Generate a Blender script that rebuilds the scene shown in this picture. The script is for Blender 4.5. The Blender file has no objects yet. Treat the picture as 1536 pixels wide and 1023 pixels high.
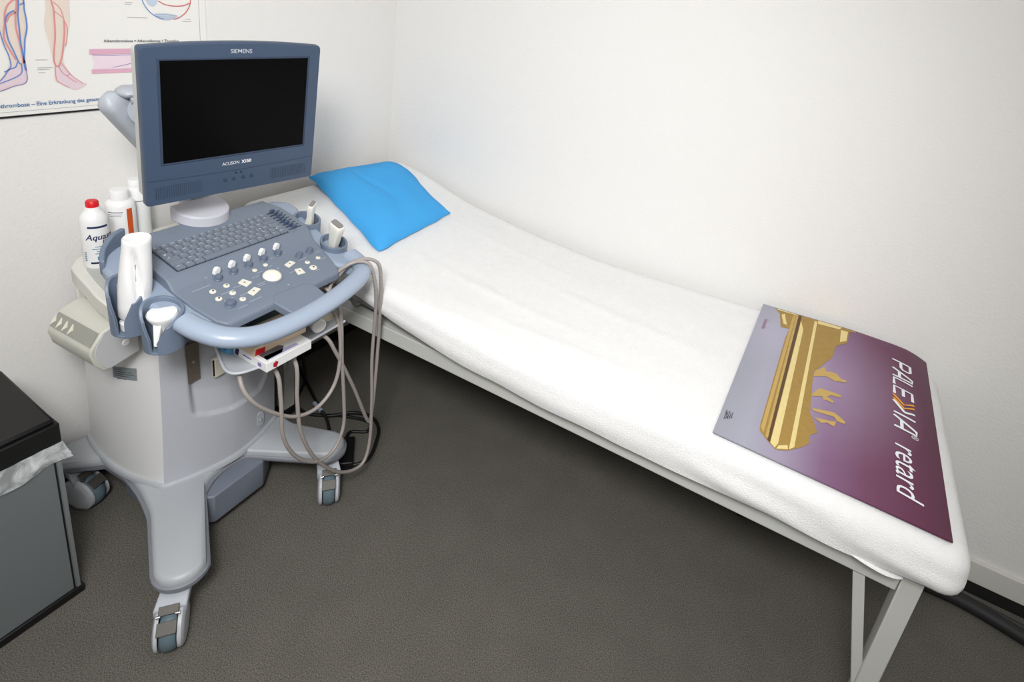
import bpy, bmesh, math, random
from mathutils import Vector, Matrix, noise
random.seed(7)
SC = bpy.context.scene
COL = SC.collection
PI = math.pi
V = Vector

# ------------------------------------------------------------------ materials
def s2l(c):
    c = c / 255.0
    return c / 12.92 if c <= .04045 else ((c + .055) / 1.055) ** 2.4
def rgb(r, g, b): return (s2l(r), s2l(g), s2l(b), 1)
MATS = {}
def mat(name, col, rough=.5, metal=0., noise_amt=0., scale=60., bump=0., bscale=None, spec=.5, coat=0., alpha=1., trans=0., detail=4, sheen=0.):
    if name in MATS: return MATS[name]
    m = bpy.data.materials.new(name); m.use_nodes = True
    nt = m.node_tree; b = nt.nodes['Principled BSDF']
    c = rgb(*col)
    b.inputs['Base Color'].default_value = c
    b.inputs['Roughness'].default_value = rough
    b.inputs['Metallic'].default_value = metal
    b.inputs['Specular IOR Level'].default_value = spec
    b.inputs['Coat Weight'].default_value = coat
    b.inputs['Alpha'].default_value = alpha
    b.inputs['Transmission Weight'].default_value = trans
    b.inputs['Sheen Weight'].default_value = sheen
    tc = nt.nodes.new('ShaderNodeTexCoord')
    n = nt.nodes.new('ShaderNodeTexNoise'); n.inputs['Scale'].default_value = scale; n.inputs['Detail'].default_value = detail
    nt.links.new(tc.outputs['Object'], n.inputs['Vector'])
    r = nt.nodes.new('ShaderNodeMix'); r.data_type = 'RGBA'
    k = noise_amt
    r.inputs[6].default_value = (c[0]*(1-k), c[1]*(1-k), c[2]*(1-k), 1)
    r.inputs[7].default_value = (min(1, c[0]*(1+k)), min(1, c[1]*(1+k)), min(1, c[2]*(1+k)), 1)
    nt.links.new(n.outputs['Fac'], r.inputs[0])
    nt.links.new(r.outputs[2], b.inputs['Base Color'])
    if bump:
        n2 = nt.nodes.new('ShaderNodeTexNoise'); n2.inputs['Scale'].default_value = bscale or scale; n2.inputs['Detail'].default_value = detail
        nt.links.new(tc.outputs['Object'], n2.inputs['Vector'])
        bp = nt.nodes.new('ShaderNodeBump'); bp.inputs['Strength'].default_value = bump; bp.inputs['Distance'].default_value = .01
        nt.links.new(n2.outputs['Fac'], bp.inputs['Height']); nt.links.new(bp.outputs['Normal'], b.inputs['Normal'])
    MATS[name] = m
    return m

# ------------------------------------------------------------------ object helpers
WL = {}
def link(o, parent, loc):
    COL.objects.link(o); WL[o] = V(loc)
    if parent is not None:
        o.parent = parent; o.location = V(loc) - WL[parent]
    else: o.location = V(loc)
def obj(name, bm, m, parent=None, smooth=40, bevel=0., bseg=2, label=None):
    bmesh.ops.remove_doubles(bm, verts=bm.verts, dist=1e-6)
    bmesh.ops.recalc_face_normals(bm, faces=bm.faces)
    vs = [v.co for v in bm.verts]
    lo = V((min(v.x for v in vs), min(v.y for v in vs), min(v.z for v in vs)))
    hi = V((max(v.x for v in vs), max(v.y for v in vs), max(v.z for v in vs)))
    c = (lo + hi) / 2
    if parent is None: c.z = lo.z
    bmesh.ops.translate(bm, verts=bm.verts, vec=-c)
    me = bpy.data.meshes.new(name); bm.to_mesh(me); bm.free()
    for mm in (m if isinstance(m, (list, tuple)) else [m]): me.materials.append(mm)
    if smooth:
        for p in me.polygons: p.use_smooth = True
        try: me.set_sharp_from_angle(angle=math.radians(smooth))
        except Exception: pass
    o = bpy.data.objects.new(name, me)
    link(o, parent, c)
    if bevel:
        md = o.modifiers.new('bevel', 'BEVEL'); md.width = bevel; md.segments = bseg; md.limit_method = 'ANGLE'; md.angle_limit = math.radians(35)
        md.harden_normals = False
    if label: o['label'] = label
    return o
def tag(o, label=None, cat=None, group=None, kind=None):
    if label: o['label'] = label
    if cat: o['category'] = cat
    if group: o['group'] = group
    if kind: o['kind'] = kind
    return o
def empty(name, loc, label, cat, group=None):
    o = bpy.data.objects.new(name, None); o.empty_display_size = .05
    link(o, None, loc); tag(o, label, cat, group); return o
def NB(): return bmesh.new()

# ------------------------------------------------------------------ shape helpers
IDM = lambda *p: V(p)
def loft(bm, rings, caps=True, closed=True):
    R_ = [[bm.verts.new(p) for p in r] for r in rings]
    n = len(R_[0])
    for a, b in zip(R_, R_[1:]):
        for i in range(n if closed else n - 1):
            j = (i + 1) % n
            try: bm.faces.new((a[i], a[j], b[j], b[i]))
            except ValueError: pass
    if caps:
        for r in (R_[0], R_[-1]):
            try: bm.faces.new(r)
            except ValueError: pass
    return R_
def prism(bm, pts, z0, z1, f=IDM, inset_top=0.):
    g = lambda z, p: z(*p) if callable(z) else z
    loft(bm, [[f(p[0], p[1], g(z0, p)) for p in pts], [f(p[0], p[1], g(z1, p)) for p in pts]])
def box(bm, c, s, f=IDM):
    x, y, z = c; a, b, d = s[0]/2, s[1]/2, s[2]/2
    prism(bm, [(x-a, y-b), (x+a, y-b), (x+a, y+b), (x-a, y+b)], z-d, z+d, f)
def obox(bm, c, ax, ay, az):
    """oriented box: centre and three half-extent vectors"""
    c, ax, ay, az = V(c), V(ax), V(ay), V(az)
    loft(bm, [[c-az-ax-ay, c-az+ax-ay, c-az+ax+ay, c-az-ax+ay], [c+az-ax-ay, c+az+ax-ay, c+az+ax+ay, c+az-ax+ay]])
def catmull(P, n=8, closed=False):
    P = [V(p) for p in P]
    out = []
    N = len(P)
    for i in range(N if closed else N - 1):
        if closed: p0, p1, p2, p3 = P[(i-1) % N], P[i], P[(i+1) % N], P[(i+2) % N]
        else: p0, p1, p2, p3 = P[max(i-1, 0)], P[i], P[i+1], P[min(i+2, N-1)]
        for k in range(n):
            t = k / n
            out.append(.5*((2*p1) + (p2-p0)*t + (2*p0-5*p1+4*p2-p3)*t*t + (3*p1-p0-3*p2+p3)*t**3))
    if not closed: out.append(P[-1])
    return out
def tube(bm, pts, r, seg=10, sm=0, flat=1., upv=(0, 0, 1), caps=True):
    P = catmull(pts, sm) if sm else [V(p) for p in pts]
    n = len(P); rings = []
    for i, p in enumerate(P):
        t = (P[min(i+1, n-1)] - P[max(i-1, 0)]).normalized()
        if i == 0: b = (V(upv) - t*V(upv).dot(t)); b = b.normalized() if b.length > 1e-4 else t.orthogonal().normalized()
        else:
            b = (b - t*b.dot(t)).normalized()
        a = t.cross(b)
        rr = r(i/(n-1)) if callable(r) else r
        rings.append([p + a*rr*math.cos(2*PI*k/seg) + b*rr*flat*math.sin(2*PI*k/seg) for k in range(seg)])
    loft(bm, rings, caps)
def lathe(bm, prof, o, axis=(0, 0, 1), seg=28, sx=1., sy=1., ref=None, caps=True):
    o = V(o); ax = V(axis).normalized()
    a = (V(ref) - ax*V(ref).dot(ax)).normalized() if ref else ax.orthogonal().normalized()
    b = ax.cross(a)
    loft(bm, [[o + ax*h + a*(r*sx*math.cos(2*PI*k/seg)) + b*(r*sy*math.sin(2*PI*k/seg)) for k in range(seg)] for r, h in prof], caps)
def rpoly(w, h, r, n=6, cx=0, cy=0):
    out = []
    for sx, sy, a0 in ((1, 1, 0), (-1, 1, 90), (-1, -1, 180), (1, -1, 270)):
        for k in range(n+1):
            a = math.radians(a0 + 90*k/n)
            out.append((cx + sx*(w/2-r) + r*math.cos(a), cy + sy*(h/2-r) + r*math.sin(a)))
    return out
def flatpoly(bm, pts, f, th=0.):
    try: bm.faces.new([bm.verts.new(f(*p)) for p in pts])
    except ValueError: pass
def ribbon(bm, pts, w, f, sm=0):
    P = [V((p[0], p[1], 0)) for p in pts]
    if sm: P = catmull(P, sm)
    n = len(P); L = []
    for i, p in enumerate(P):
        t = (P[min(i+1, n-1)] - P[max(i-1, 0)])
        t = t.normalized() if t.length > 1e-9 else V((1, 0, 0))
        nn = V((-t.y, t.x, 0))
        ww = (w(i/(n-1)) if callable(w) else w) / 2
        a, b = p+nn*ww, p-nn*ww
        L.append((bm.verts.new(f(a.x, a.y)), bm.verts.new(f(b.x, b.y))))
    for (a, b), (c, d) in zip(L, L[1:]): bm.faces.new((a, b, d, c))
def text_bm(body, size, f, align='LEFT', shear=0., bold=0., sx=1.):
    cu = bpy.data.curves.new('t', 'FONT'); cu.body = body; cu.size = size; cu.align_x = align; cu.shear = shear
    cu.offset = bold; cu.resolution_u = 3; cu.fill_mode = 'FRONT'
    to = bpy.data.objects.new('t', cu)
    me = bpy.data.meshes.new_from_object(to)
    bm = NB(); bm.from_mesh(me)
    for v in bm.verts: v.co = f(v.co.x*sx, v.co.y)
    bpy.data.objects.remove(to); bpy.data.curves.remove(cu); bpy.data.meshes.remove(me)
    return bm

# ------------------------------------------------------------------ machine frame
TH = math.radians(2.5); OM = V((.38, -1.02, 0))
FU = V((math.cos(TH), math.sin(TH), 0)); FV = V((-math.sin(TH), math.cos(TH), 0))
def mw(u, v, z=0.): return OM + FU*u + FV*v + V((0, 0, z))
def md(u, v, z=0.): return FU*u + FV*v + V((0, 0, z))
zU = lambda u: .870 - .25*u
zL = lambda u: .853 - .25*u
NU = md(.2425, 0, .9701)     # normal of the tilted console
TU = md(.9701, 0, -.2425)    # "down-slope" tangent

# ------------------------------------------------------------------ camera
cam = bpy.data.cameras.new('camera'); co = bpy.data.objects.new('camera', cam); COL.objects.link(co)
Rr = Matrix(((0.8922996779199276, 0.42012361875024073, 0.1652193383118219), (0.2763124964887307, -0.21883479758396313, -0.9358219572389564), (-0.35700516672473964, 0.8806857988718726, -0.3113515253326016)))
right, down, fwd = V(Rr[0]), V(Rr[1]), V(Rr[2])
rot = Matrix((right, -down, -fwd)).transposed()
co.matrix_world = Matrix.Translation((1.68, -1.80, 1.56)) @ rot.to_4x4()
cam.sensor_width = 36; cam.sensor_fit = 'HORIZONTAL'
cam.lens = 861.892/1536*36
cam.shift_x = (768 - 892.571)/1536
cam.shift_y = -(511.5 - 275.869)/1536
cam.clip_start = .05
SC.camera = co

# ------------------------------------------------------------------ colours
M_wall = mat('wall_paint', (234, 232, 229), .85, noise_amt=.01, scale=8, bump=.14, bscale=120, spec=.2, detail=6)
M_wallr = mat('wall_paint_right', (232, 231, 229), .85, noise_amt=.01, scale=8, bump=.14, bscale=120, spec=.2, detail=6)
M_ceil = mat('ceiling_paint', (240, 239, 236), .9, noise_amt=.01, scale=6)
M_base = mat('machine_grey', (176, 180, 185), .42, noise_amt=.01)
M_base2 = mat('machine_grey_dark', (128, 131, 139), .5, noise_amt=.01)
M_front = mat('machine_front', (188, 191, 199), .45, noise_amt=.01)
M_side = mat('machine_side', (238, 238, 238), .45, noise_amt=.01)
M_sur = mat('console_blue', (146, 159, 178), .38, noise_amt=.015)
M_deck = mat('deck_blue', (114, 124, 139), .5, noise_amt=.02, scale=200)
M_key = mat('key_blue', (112, 121, 134), .45, noise_amt=.02)
M_gap = mat('key_gap', (50, 58, 71), .6, noise_amt=.02)  # darkened so the colour carries the shade between the keys
M_hold = mat('holder_blue', (108, 121, 140), .42, noise_amt=.02)
M_mon = mat('monitor_navy', (62, 78, 101), .42, noise_amt=.02)
M_mond = mat('monitor_navy_dark', (46, 60, 82), .5, noise_amt=.02)
M_scr = mat('screen_black', (9, 9, 10), .25, noise_amt=.02, spec=.05)
M_white = mat('white_plastic', (240, 240, 240), .35, noise_amt=.01)
M_cream = mat('cream_plastic', (226, 222, 206), .4, noise_amt=.01)
M_btn = mat('button_beige', (222, 219, 206), .45, noise_amt=.01)
M_lilac = mat('arm_base_grey', (196, 197, 206), .45, noise_amt=.01)
M_armg = mat('arm_grey', (172, 178, 186), .45, noise_amt=.01)
M_armd = mat('arm_grey_dark', (122, 128, 136), .5, noise_amt=.02)
M_teal = mat('wheel_rubber', (98, 116, 126), .5, noise_amt=.03)
M_metal = mat('brushed_metal', (76, 73, 68), .5, metal=.25, noise_amt=.08, scale=120)
M_chrome = mat('chrome', (220, 220, 220), .15, metal=1., noise_amt=.01)
M_plate = mat('brown_metal', (128, 118, 108), .4, metal=.4, noise_amt=.2, scale=90)
M_black = mat('black_plastic', (16, 16, 17), .45, noise_amt=.05)
M_lid = mat('lid_black', (15, 15, 16), .38, noise_amt=.1, scale=30)
M_dark = mat('dark_rubber', (28, 29, 31), .6, noise_amt=.05)
M_shelf = mat('shelf_cream', (220, 219, 212), .5, noise_amt=.01)
M_shelft = mat('shelf_mat', (182, 184, 180), .6, noise_amt=.02)
M_print = mat('printer_cream', (198, 198, 188), .5, noise_amt=.02)
M_printd = mat('printer_strip', (150, 150, 142), .5, noise_amt=.02)
M_printe = mat('printer_end', (196, 197, 199), .5, noise_amt=.01)
M_mark = mat('print_grey', (128, 130, 134), .6, noise_amt=.02)
M_cable = mat('cable_taupe', (160, 152, 148), .45, noise_amt=.02)
M_bcable = mat('cable_black', (20, 20, 21), .5, noise_amt=.05)
M_frame = mat('frame_grey', (202, 203, 199), .4, noise_amt=.015)
M_sheet = mat('white_terry', (238, 238, 238), .95, noise_amt=.035, scale=38, bump=.4, bscale=420, spec=.1, sheen=.15)
M_under = mat('headrest_grey', (142, 142, 142), .6, noise_amt=.03)
M_pill = mat('pillow_blue', (70, 166, 231), .75, noise_amt=.03, scale=90, bump=.05, bscale=500, spec=.2)
M_bin = mat('bin_grey', (112, 117, 119), .4, noise_amt=.03, scale=200)
M_bine = mat('bin_edge', (120, 124, 126), .35, noise_amt=.02)
M_red = mat('red_plastic', (214, 24, 34), .4, noise_amt=.02)
M_navy = mat('ink_navy', (22, 38, 82), .6, noise_amt=.02)
M_teali = mat('ink_teal', (50, 130, 155), .6, noise_amt=.02)
M_ink = mat('ink_dark', (60, 64, 70), .6, noise_amt=.02)
M_bluei = mat('ink_blue', (74, 118, 168), .6, noise_amt=.02)
M_inkw = mat('ink_white', (232, 234, 238), .6, noise_amt=.01)
M_orange = mat('label_orange', (206, 84, 32), .5, noise_amt=.03)
M_green = mat('paper_green', (196, 218, 196), .8, noise_amt=.03)
M_skirt = mat('skirting_white', (214, 213, 207), .5, noise_amt=.01)
M_skirtb = mat('skirting_black', (22, 22, 21), .7, noise_amt=.1)

# carpet
def carpet():
    m = bpy.data.materials.new('carpet'); m.use_nodes = True; nt = m.node_tree; b = nt.nodes['Principled BSDF']
    b.inputs['Roughness'].default_value = .95; b.inputs['Specular IOR Level'].default_value = .15
    tc = nt.nodes.new('ShaderNodeTexCoord')
    n1 = nt.nodes.new('ShaderNodeTexNoise'); n1.inputs['Scale'].default_value = 380; n1.inputs['Detail'].default_value = 5; n1.inputs['Roughness'].default_value = .7
    n2 = nt.nodes.new('ShaderNodeTexNoise'); n2.inputs['Scale'].default_value = 9; n2.inputs['Detail'].default_value = 4
    for n in (n1, n2): nt.links.new(tc.outputs['Object'], n.inputs['Vector'])
    r1 = nt.nodes.new('ShaderNodeValToRGB'); r1.color_ramp.elements[0].position = .36; r1.color_ramp.elements[1].position = .68
    r1.color_ramp.elements[0].color = rgb(66, 64, 59); r1.color_ramp.elements[1].color = rgb(138, 134, 126)
    nt.links.new(n1.outputs['Fac'], r1.inputs[0])
    r2 = nt.nodes.new('ShaderNodeValToRGB'); r2.color_ramp.elements[0].color = (.82, .82, .82, 1); r2.color_ramp.elements[1].color = (1.08, 1.08, 1.08, 1)
    nt.links.new(n2.outputs['Fac'], r2.inputs[0])
    mx = nt.nodes.new('ShaderNodeMix'); mx.data_type = 'RGBA'; mx.blend_type = 'MULTIPLY'; mx.inputs[0].default_value = 1
    nt.links.new(r1.outputs[0], mx.inputs[6]); nt.links.new(r2.outputs[0], mx.inputs[7]); nt.links.new(mx.outputs[2], b.inputs['Base Color'])
    bp = nt.nodes.new('ShaderNodeBump'); bp.inputs['Strength'].default_value = .45; bp.inputs['Distance'].default_value = .004
    nt.links.new(n1.outputs['Fac'], bp.inputs['Height']); nt.links.new(bp.outputs['Normal'], b.inputs['Normal'])
    return m
M_carpet = carpet()

# ------------------------------------------------------------------ room shell
RX, RY, RZ = 3.9, -3.7, 2.5
def quadobj(name, ps, m, kind='structure'):
    bm = NB(); bm.faces.new([bm.verts.new(p) for p in ps])
    me = bpy.data.meshes.new(name); bm.to_mesh(me); bm.free(); me.materials.append(m)
    o = bpy.data.objects.new(name, me); COL.objects.link(o); o['kind'] = kind; return o
quadobj('floor', [(0, 0, 0), (0, RY, 0), (RX, RY, 0), (RX, 0, 0)], M_carpet)
quadobj('ceiling', [(0, 0, RZ), (RX, 0, RZ), (RX, RY, RZ), (0, RY, RZ)], M_ceil)
quadobj('wall_left', [(0, RY, 0), (0, 0, 0), (0, 0, RZ), (0, RY, RZ)], M_wall)
quadobj('wall_right', [(0, 0, 0), (RX, 0, 0), (RX, 0, RZ), (0, 0, RZ)], M_wallr)
quadobj('wall_front', [(RX, 0, 0), (RX, RY, 0), (RX, RY, RZ), (RX, 0, RZ)], M_wall)
quadobj('wall_back', [(RX, RY, 0), (0, RY, 0), (0, RY, RZ), (RX, RY, RZ)], M_wall)
bm = NB(); box(bm, (RX/2, -.007, .083), (RX-.02, .014, .074)); o = obj('baseboard_right', bm, M_skirt, bevel=.002); tag(o, kind='structure')
bm = NB(); box(bm, (RX/2, -.005, .023), (RX-.02, .010, .046)); o = obj('trim_1', bm, M_skirtb); tag(o, kind='structure')
bm = NB(); box(bm, (.005, RY/2, .023), (.010, -RY-.06, .046)); o = obj('trim_2', bm, M_skirtb); tag(o, kind='structure')
bm = NB(); box(bm, (.007, RY/2, .083), (.014, -RY-.06, .074)); o = obj('baseboard_left', bm, M_skirt, bevel=.002); tag(o, kind='structure')

# ------------------------------------------------------------------ examination couch
couch = empty('examination_couch', (1.14, -.37, 0), 'long grey steel couch frame with slanted leg braces standing along the right wall', 'couch')
YF, YB = -.674, -.075
bm = NB(); box(bm, (1.117, YF+.02, .524), (1.853, .04, .046)); obj('rail', bm, M_frame, couch, bevel=.003)
bm = NB(); box(bm, (1.117, YB, .524), (1.853, .04, .046)); obj('rail', bm, M_frame, couch, bevel=.003)
for x in (.21, 2.066):
    bm = NB(); box(bm, (x, (YF+YB)/2+.01, .522), (.04, YB-YF-.05, .04)); obj('cross_rail', bm, M_frame, couch, bevel=.003)
    for y in (YF+.02, YB):
        bm = NB(); box(bm, (x, y, .286), (.041, .04, .514)); lg = obj('leg', bm, M_frame, couch, bevel=.003)
        bm = NB(); box(bm, (x, y, .017), (.046, .045, .034)); obj('foot_cap', bm, M_black, lg, bevel=.004)
for x, d in ((.21, 1), (2.066, -1)):
    for y in (YF+.022, YB):
        bm = NB()
        a, b = V((x+d*.095, y, .505)), V((x+d*.004, y, .17))
        t = (b-a).normalized(); s = t.cross(V((0, 1, 0)))
        obox(bm, (a+b)/2, t*((b-a).length/2), V((0, .015, 0)), s*.012)
        obj('brace', bm, M_frame, couch, bevel=.002)
# tilted headrest board under the sheet
bm = NB()
ring = lambda x, zb, zt: [V((x, -.675, zb)), V((x, -.675, zt)), V((x, -.07, zt)), V((x, -.07, zb))]
loft(bm, [ring(.14, .632, .662), ring(.60, .584, .614), ring(1.02, .5475, .570)])
obj('headrest_board', bm, M_under, couch, bevel=.004)
bm = NB(); tube(bm, [(.52, -.665, .574), (.52, -.08, .574)], .014, 14); obj('headrest_tube', bm, M_chrome, couch)

# sheet-covered mattress
def interp(x, T):
    if x <= T[0][0]: return T[0][1]
    for (a, b), (c, d) in zip(T, T[1:]):
        if x <= c:
            t = (x-a)/(c-a); t = t*t*(3-2*t) if False else t
            return b + (d-b)*t
    return T[-1][1]
TOPW = [(.06, .782), (.16, .775), (.25, .757), (.35, .728), (.45, .704), (.6, .688), (.76, .676), (1.04, .668), (1.3, .680), (1.6, .698), (1.88, .7145), (2.03, .7140), (2.06, .709), (2.09, .695), (2.14, .672)]
TOPF = [(.06, .775), (.16, .764), (.25, .748), (.45, .714), (.76, .686), (1.04, .675), (1.3, .675), (1.6, .6825), (2.09, .6745), (2.14, .670)]
BOT = [(.06, .70), (.30, .675), (.57, .641), (.65, .626), (.725, .609), (.827, .596), (.938, .584), (1.0, .577), (1.3, .571), (1.7, .576), (2.0, .578), (2.06, .578), (2.14, .586)]
def top_z(x, y):
    t = min(1, max(0, (y+.70)/.66)); w = t
    sm = lambda T: (interp(x-.03, T)+interp(x, T)+interp(x+.03, T))/3
    return sm(TOPF)*(1-w) + sm(TOPW)*w
def bot_z(x): return (interp(x-.03, BOT)+interp(x, BOT)+interp(x+.03, BOT))/3
MX0, MX1, MY0, MY1 = .06, 2.142, -.718, -.016
def sheet_mesh():
    bm = NB(); r = .05
    nx, nyt, ns = 150, 46, 10
    # closed rounded box built as rings along x; each ring goes round the cross-section
    xs = []
    for k in range(7): xs.append((MX0 + r*(1-math.cos(k/6*PI/2)), r*(1-math.sin(k/6*PI/2))))
    for k in range(1, nx): xs.append((MX0 + r + (MX1-MX0-2*r)*k/nx, 0))
    for k in range(7): xs.append((MX1 - r + r*math.sin(k/6*PI/2), r*(1-math.cos(k/6*PI/2))))
    rings = []
    for x, ins in xs:
        y0, y1 = MY0 + ins*1.1, MY1 - ins*.6
        ring = []
        zt = lambda y: top_z(x, y) - ins
        zb = bot_z(x) + ins*.25
        rc = min(.048, .5*(zt(y0)-zb)) if ins < r*.98 else .02
        rc = max(.012, rc)
        # front face, bottom to top
        for k in range(ns):
            z = zb + (zt(y0) - rc - zb)*k/ns
            ring.append((y0 - .004*math.sin(k/ns*PI), z, 0))
        for k in range(6):
            a = k/6*PI/2
            ring.append((y0 + rc*(1-math.cos(a)), zt(y0+rc) - rc + rc*math.sin(a), 0))
        for k in range(nyt+1):
            y = y0 + rc + (y1-y0-2*rc)*k/nyt
            ring.append((y, zt(y), 1))
        for k in range(1, 7):
            a = k/6*PI/2
            ring.append((y1 - rc + rc*math.sin(a), zt(y1) - rc*(1-math.cos(a)), 0))
        ring.append((y1, zb, 0))
        out = []
        for y, z, top in ring:
            p = V((x, y, z))
            # soft wrinkles
            w = noise.noise(V((x*2.2+3, y*7, 1.3)))*.0032 + noise.noise(V((x*6+y*9, y*14-x*3, 4.1)))*.0013
            if top:
                for y_, sl, x_, hh in ((-.50, -.02, .9, .0045), (-.36, -.06, 1.2, .004), (-.60, .015, 1.15, .004), (-.22, -.03, .8, .003)):
                    d_ = y-(y_+sl*(x-x_)*2); w += hh*math.exp(-(d_/.016)**2)*max(0, 1-abs(x-x_)/.42)*(1 if x < 1.55 else 0)
                p.z += w
            else:
                side = max(0, min(1, (zt(y0)-z)/.1))
                if y < -.4:
                    p.y += noise.noise(V((x*4, z*9, 2.0)))*.005*side
                    k = max(0, 1-(z-zb)/.04)
                    p.z += (noise.noise(V((x*7, 0, 8.2)))*.006)*k
                    # diagonal drag folds towards the foot corner
                    if x > 1.5: p.y += .004*math.sin((x*1.0+z*5.5)*16)*side*min(1, (x-1.5)/.15)*.8
            out.append(p)
        rings.append(out)
    loft(bm, rings, True, True)
    return bm
mtr = empty('mattress', (1.1, -.37, .548), 'thin mattress wrapped in a white terry sheet, raised at the head end', 'mattress')
obj('terry_sheet', sheet_mesh(), M_sheet, mtr, smooth=60)
# loose folded hem at the foot corner
bm = NB()
hp = [(1.90, -.706, .582), (1.93, -.712, .579), (1.965, -.714, .574), (2.0, -.712, .569), (2.025, -.706, .567), (2.035, -.700, .566)]
tube(bm, hp, lambda t: .0035+.0045*math.sin(t*PI), 10, 4, flat=.6)
obj('hem_fold', bm, M_sheet, mtr)
# seam of the sheet hanging open under the head end
bm = NB()
P1 = [(.40, -.690, .668), (.50, -.692, .648), (.60, -.692, .624), (.72, -.690, .603), (.84, -.688, .588)]
P2 = [(.40, -.684, .656), (.50, -.686, .636), (.60, -.687, .615), (.72, -.688, .598), (.84, -.688, .586)]
A = catmull(P1, 5); B = catmull(P2, 5)
loft(bm, [A, B], caps=False, closed=False); obj('mattress_edge', bm, M_frame, mtr)

# ------------------------------------------------------------------ pillow
def pillow():
    bm = NB()
    A, Bc, Cc, D = V((.072, -.454, .785)), V((.122, -.100, .800)), V((.477, -.182, .712)), V((.521, -.577, .706))
    N = 40
    top, bot = [], []
    for i in range(N+1):
        rt, rb = [], []
        for j in range(N+1):
            s, t = i/N, j/N
            p = (A*(1-s)+D*s)*(1-t) + (Bc*(1-s)+Cc*s)*t
            # wavy border: far side pulled in
            e = math.sin(s*PI)
            edge = min(s, 1-s, t, 1-t)
            p.y += (.010*math.sin(PI*s/.5) if s < .5 else -.012*math.sin(PI*(s-.5)/.5))*t**3
            p += V((-.01, .012, 0))*((1-t)**3)*e
            p.x += .006*noise.noise(V((s*6, t*6, 0)))*(1-min(1, edge*8)); p.y += .006*noise.noise(V((s*6, t*6, 5)))*(1-min(1, edge*8))
            floorz = top_z(min(2.1, max(.08, p.x)), p.y) + .004
            puff = (max(0, 1-(2*s-1)**4)*max(0, 1-(2*t-1)**4))**.6
            h = .052*puff
            wr = (.006*noise.noise(V((s*3+t*5, t*2-s*4, 3)))+.004*math.sin((s*1.2+t*2.6)*5)*noise.noise(V((s*2, t*2, 9))) - .006*math.exp(-((t-.42-.35*(s-.5))/.03)**2)*max(0, 1-abs(s-.45)/.35) + .004*abs(noise.noise(V((s*5-t*6, s*3+t*2, 12)))))*puff
            corner = max(0, 1-math.hypot(s, t)*3)
            base = floorz + .003 + corner*.012
            p.z = base + h + wr + .004
            rt.append(p.copy()); q = p.copy(); q.z = base - .001; rb.append(q)
        top.append(rt); bot.append(rb)
    vt = [[bm.verts.new(p) for p in r] for r in top]; vb = [[bm.verts.new(p) for p in r] for r in bot]
    for i in range(N):
        for j in range(N):
            bm.faces.new((vt[i][j], vt[i+1][j], vt[i+1][j+1], vt[i][j+1])); bm.faces.new((vb[i][j], vb[i][j+1], vb[i+1][j+1], vb[i+1][j]))
    for i in range(N):
        bm.faces.new((vt[i][0], vb[i][0], vb[i+1][0], vt[i+1][0])); bm.faces.new((vt[i][N], vt[i+1][N], vb[i+1][N], vb[i][N]))
        bm.faces.new((vt[0][i], vt[0][i+1], vb[0][i+1], vb[0][i])); bm.faces.new((vt[N][i], vb[N][i], vb[N][i+1], vt[N][i+1]))
    return bm
pl_ = obj('pillow', pillow(), M_pill, smooth=70)
tag(pl_, 'flat bright blue pillow lying on the head end of the white sheet', 'pillow')

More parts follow.
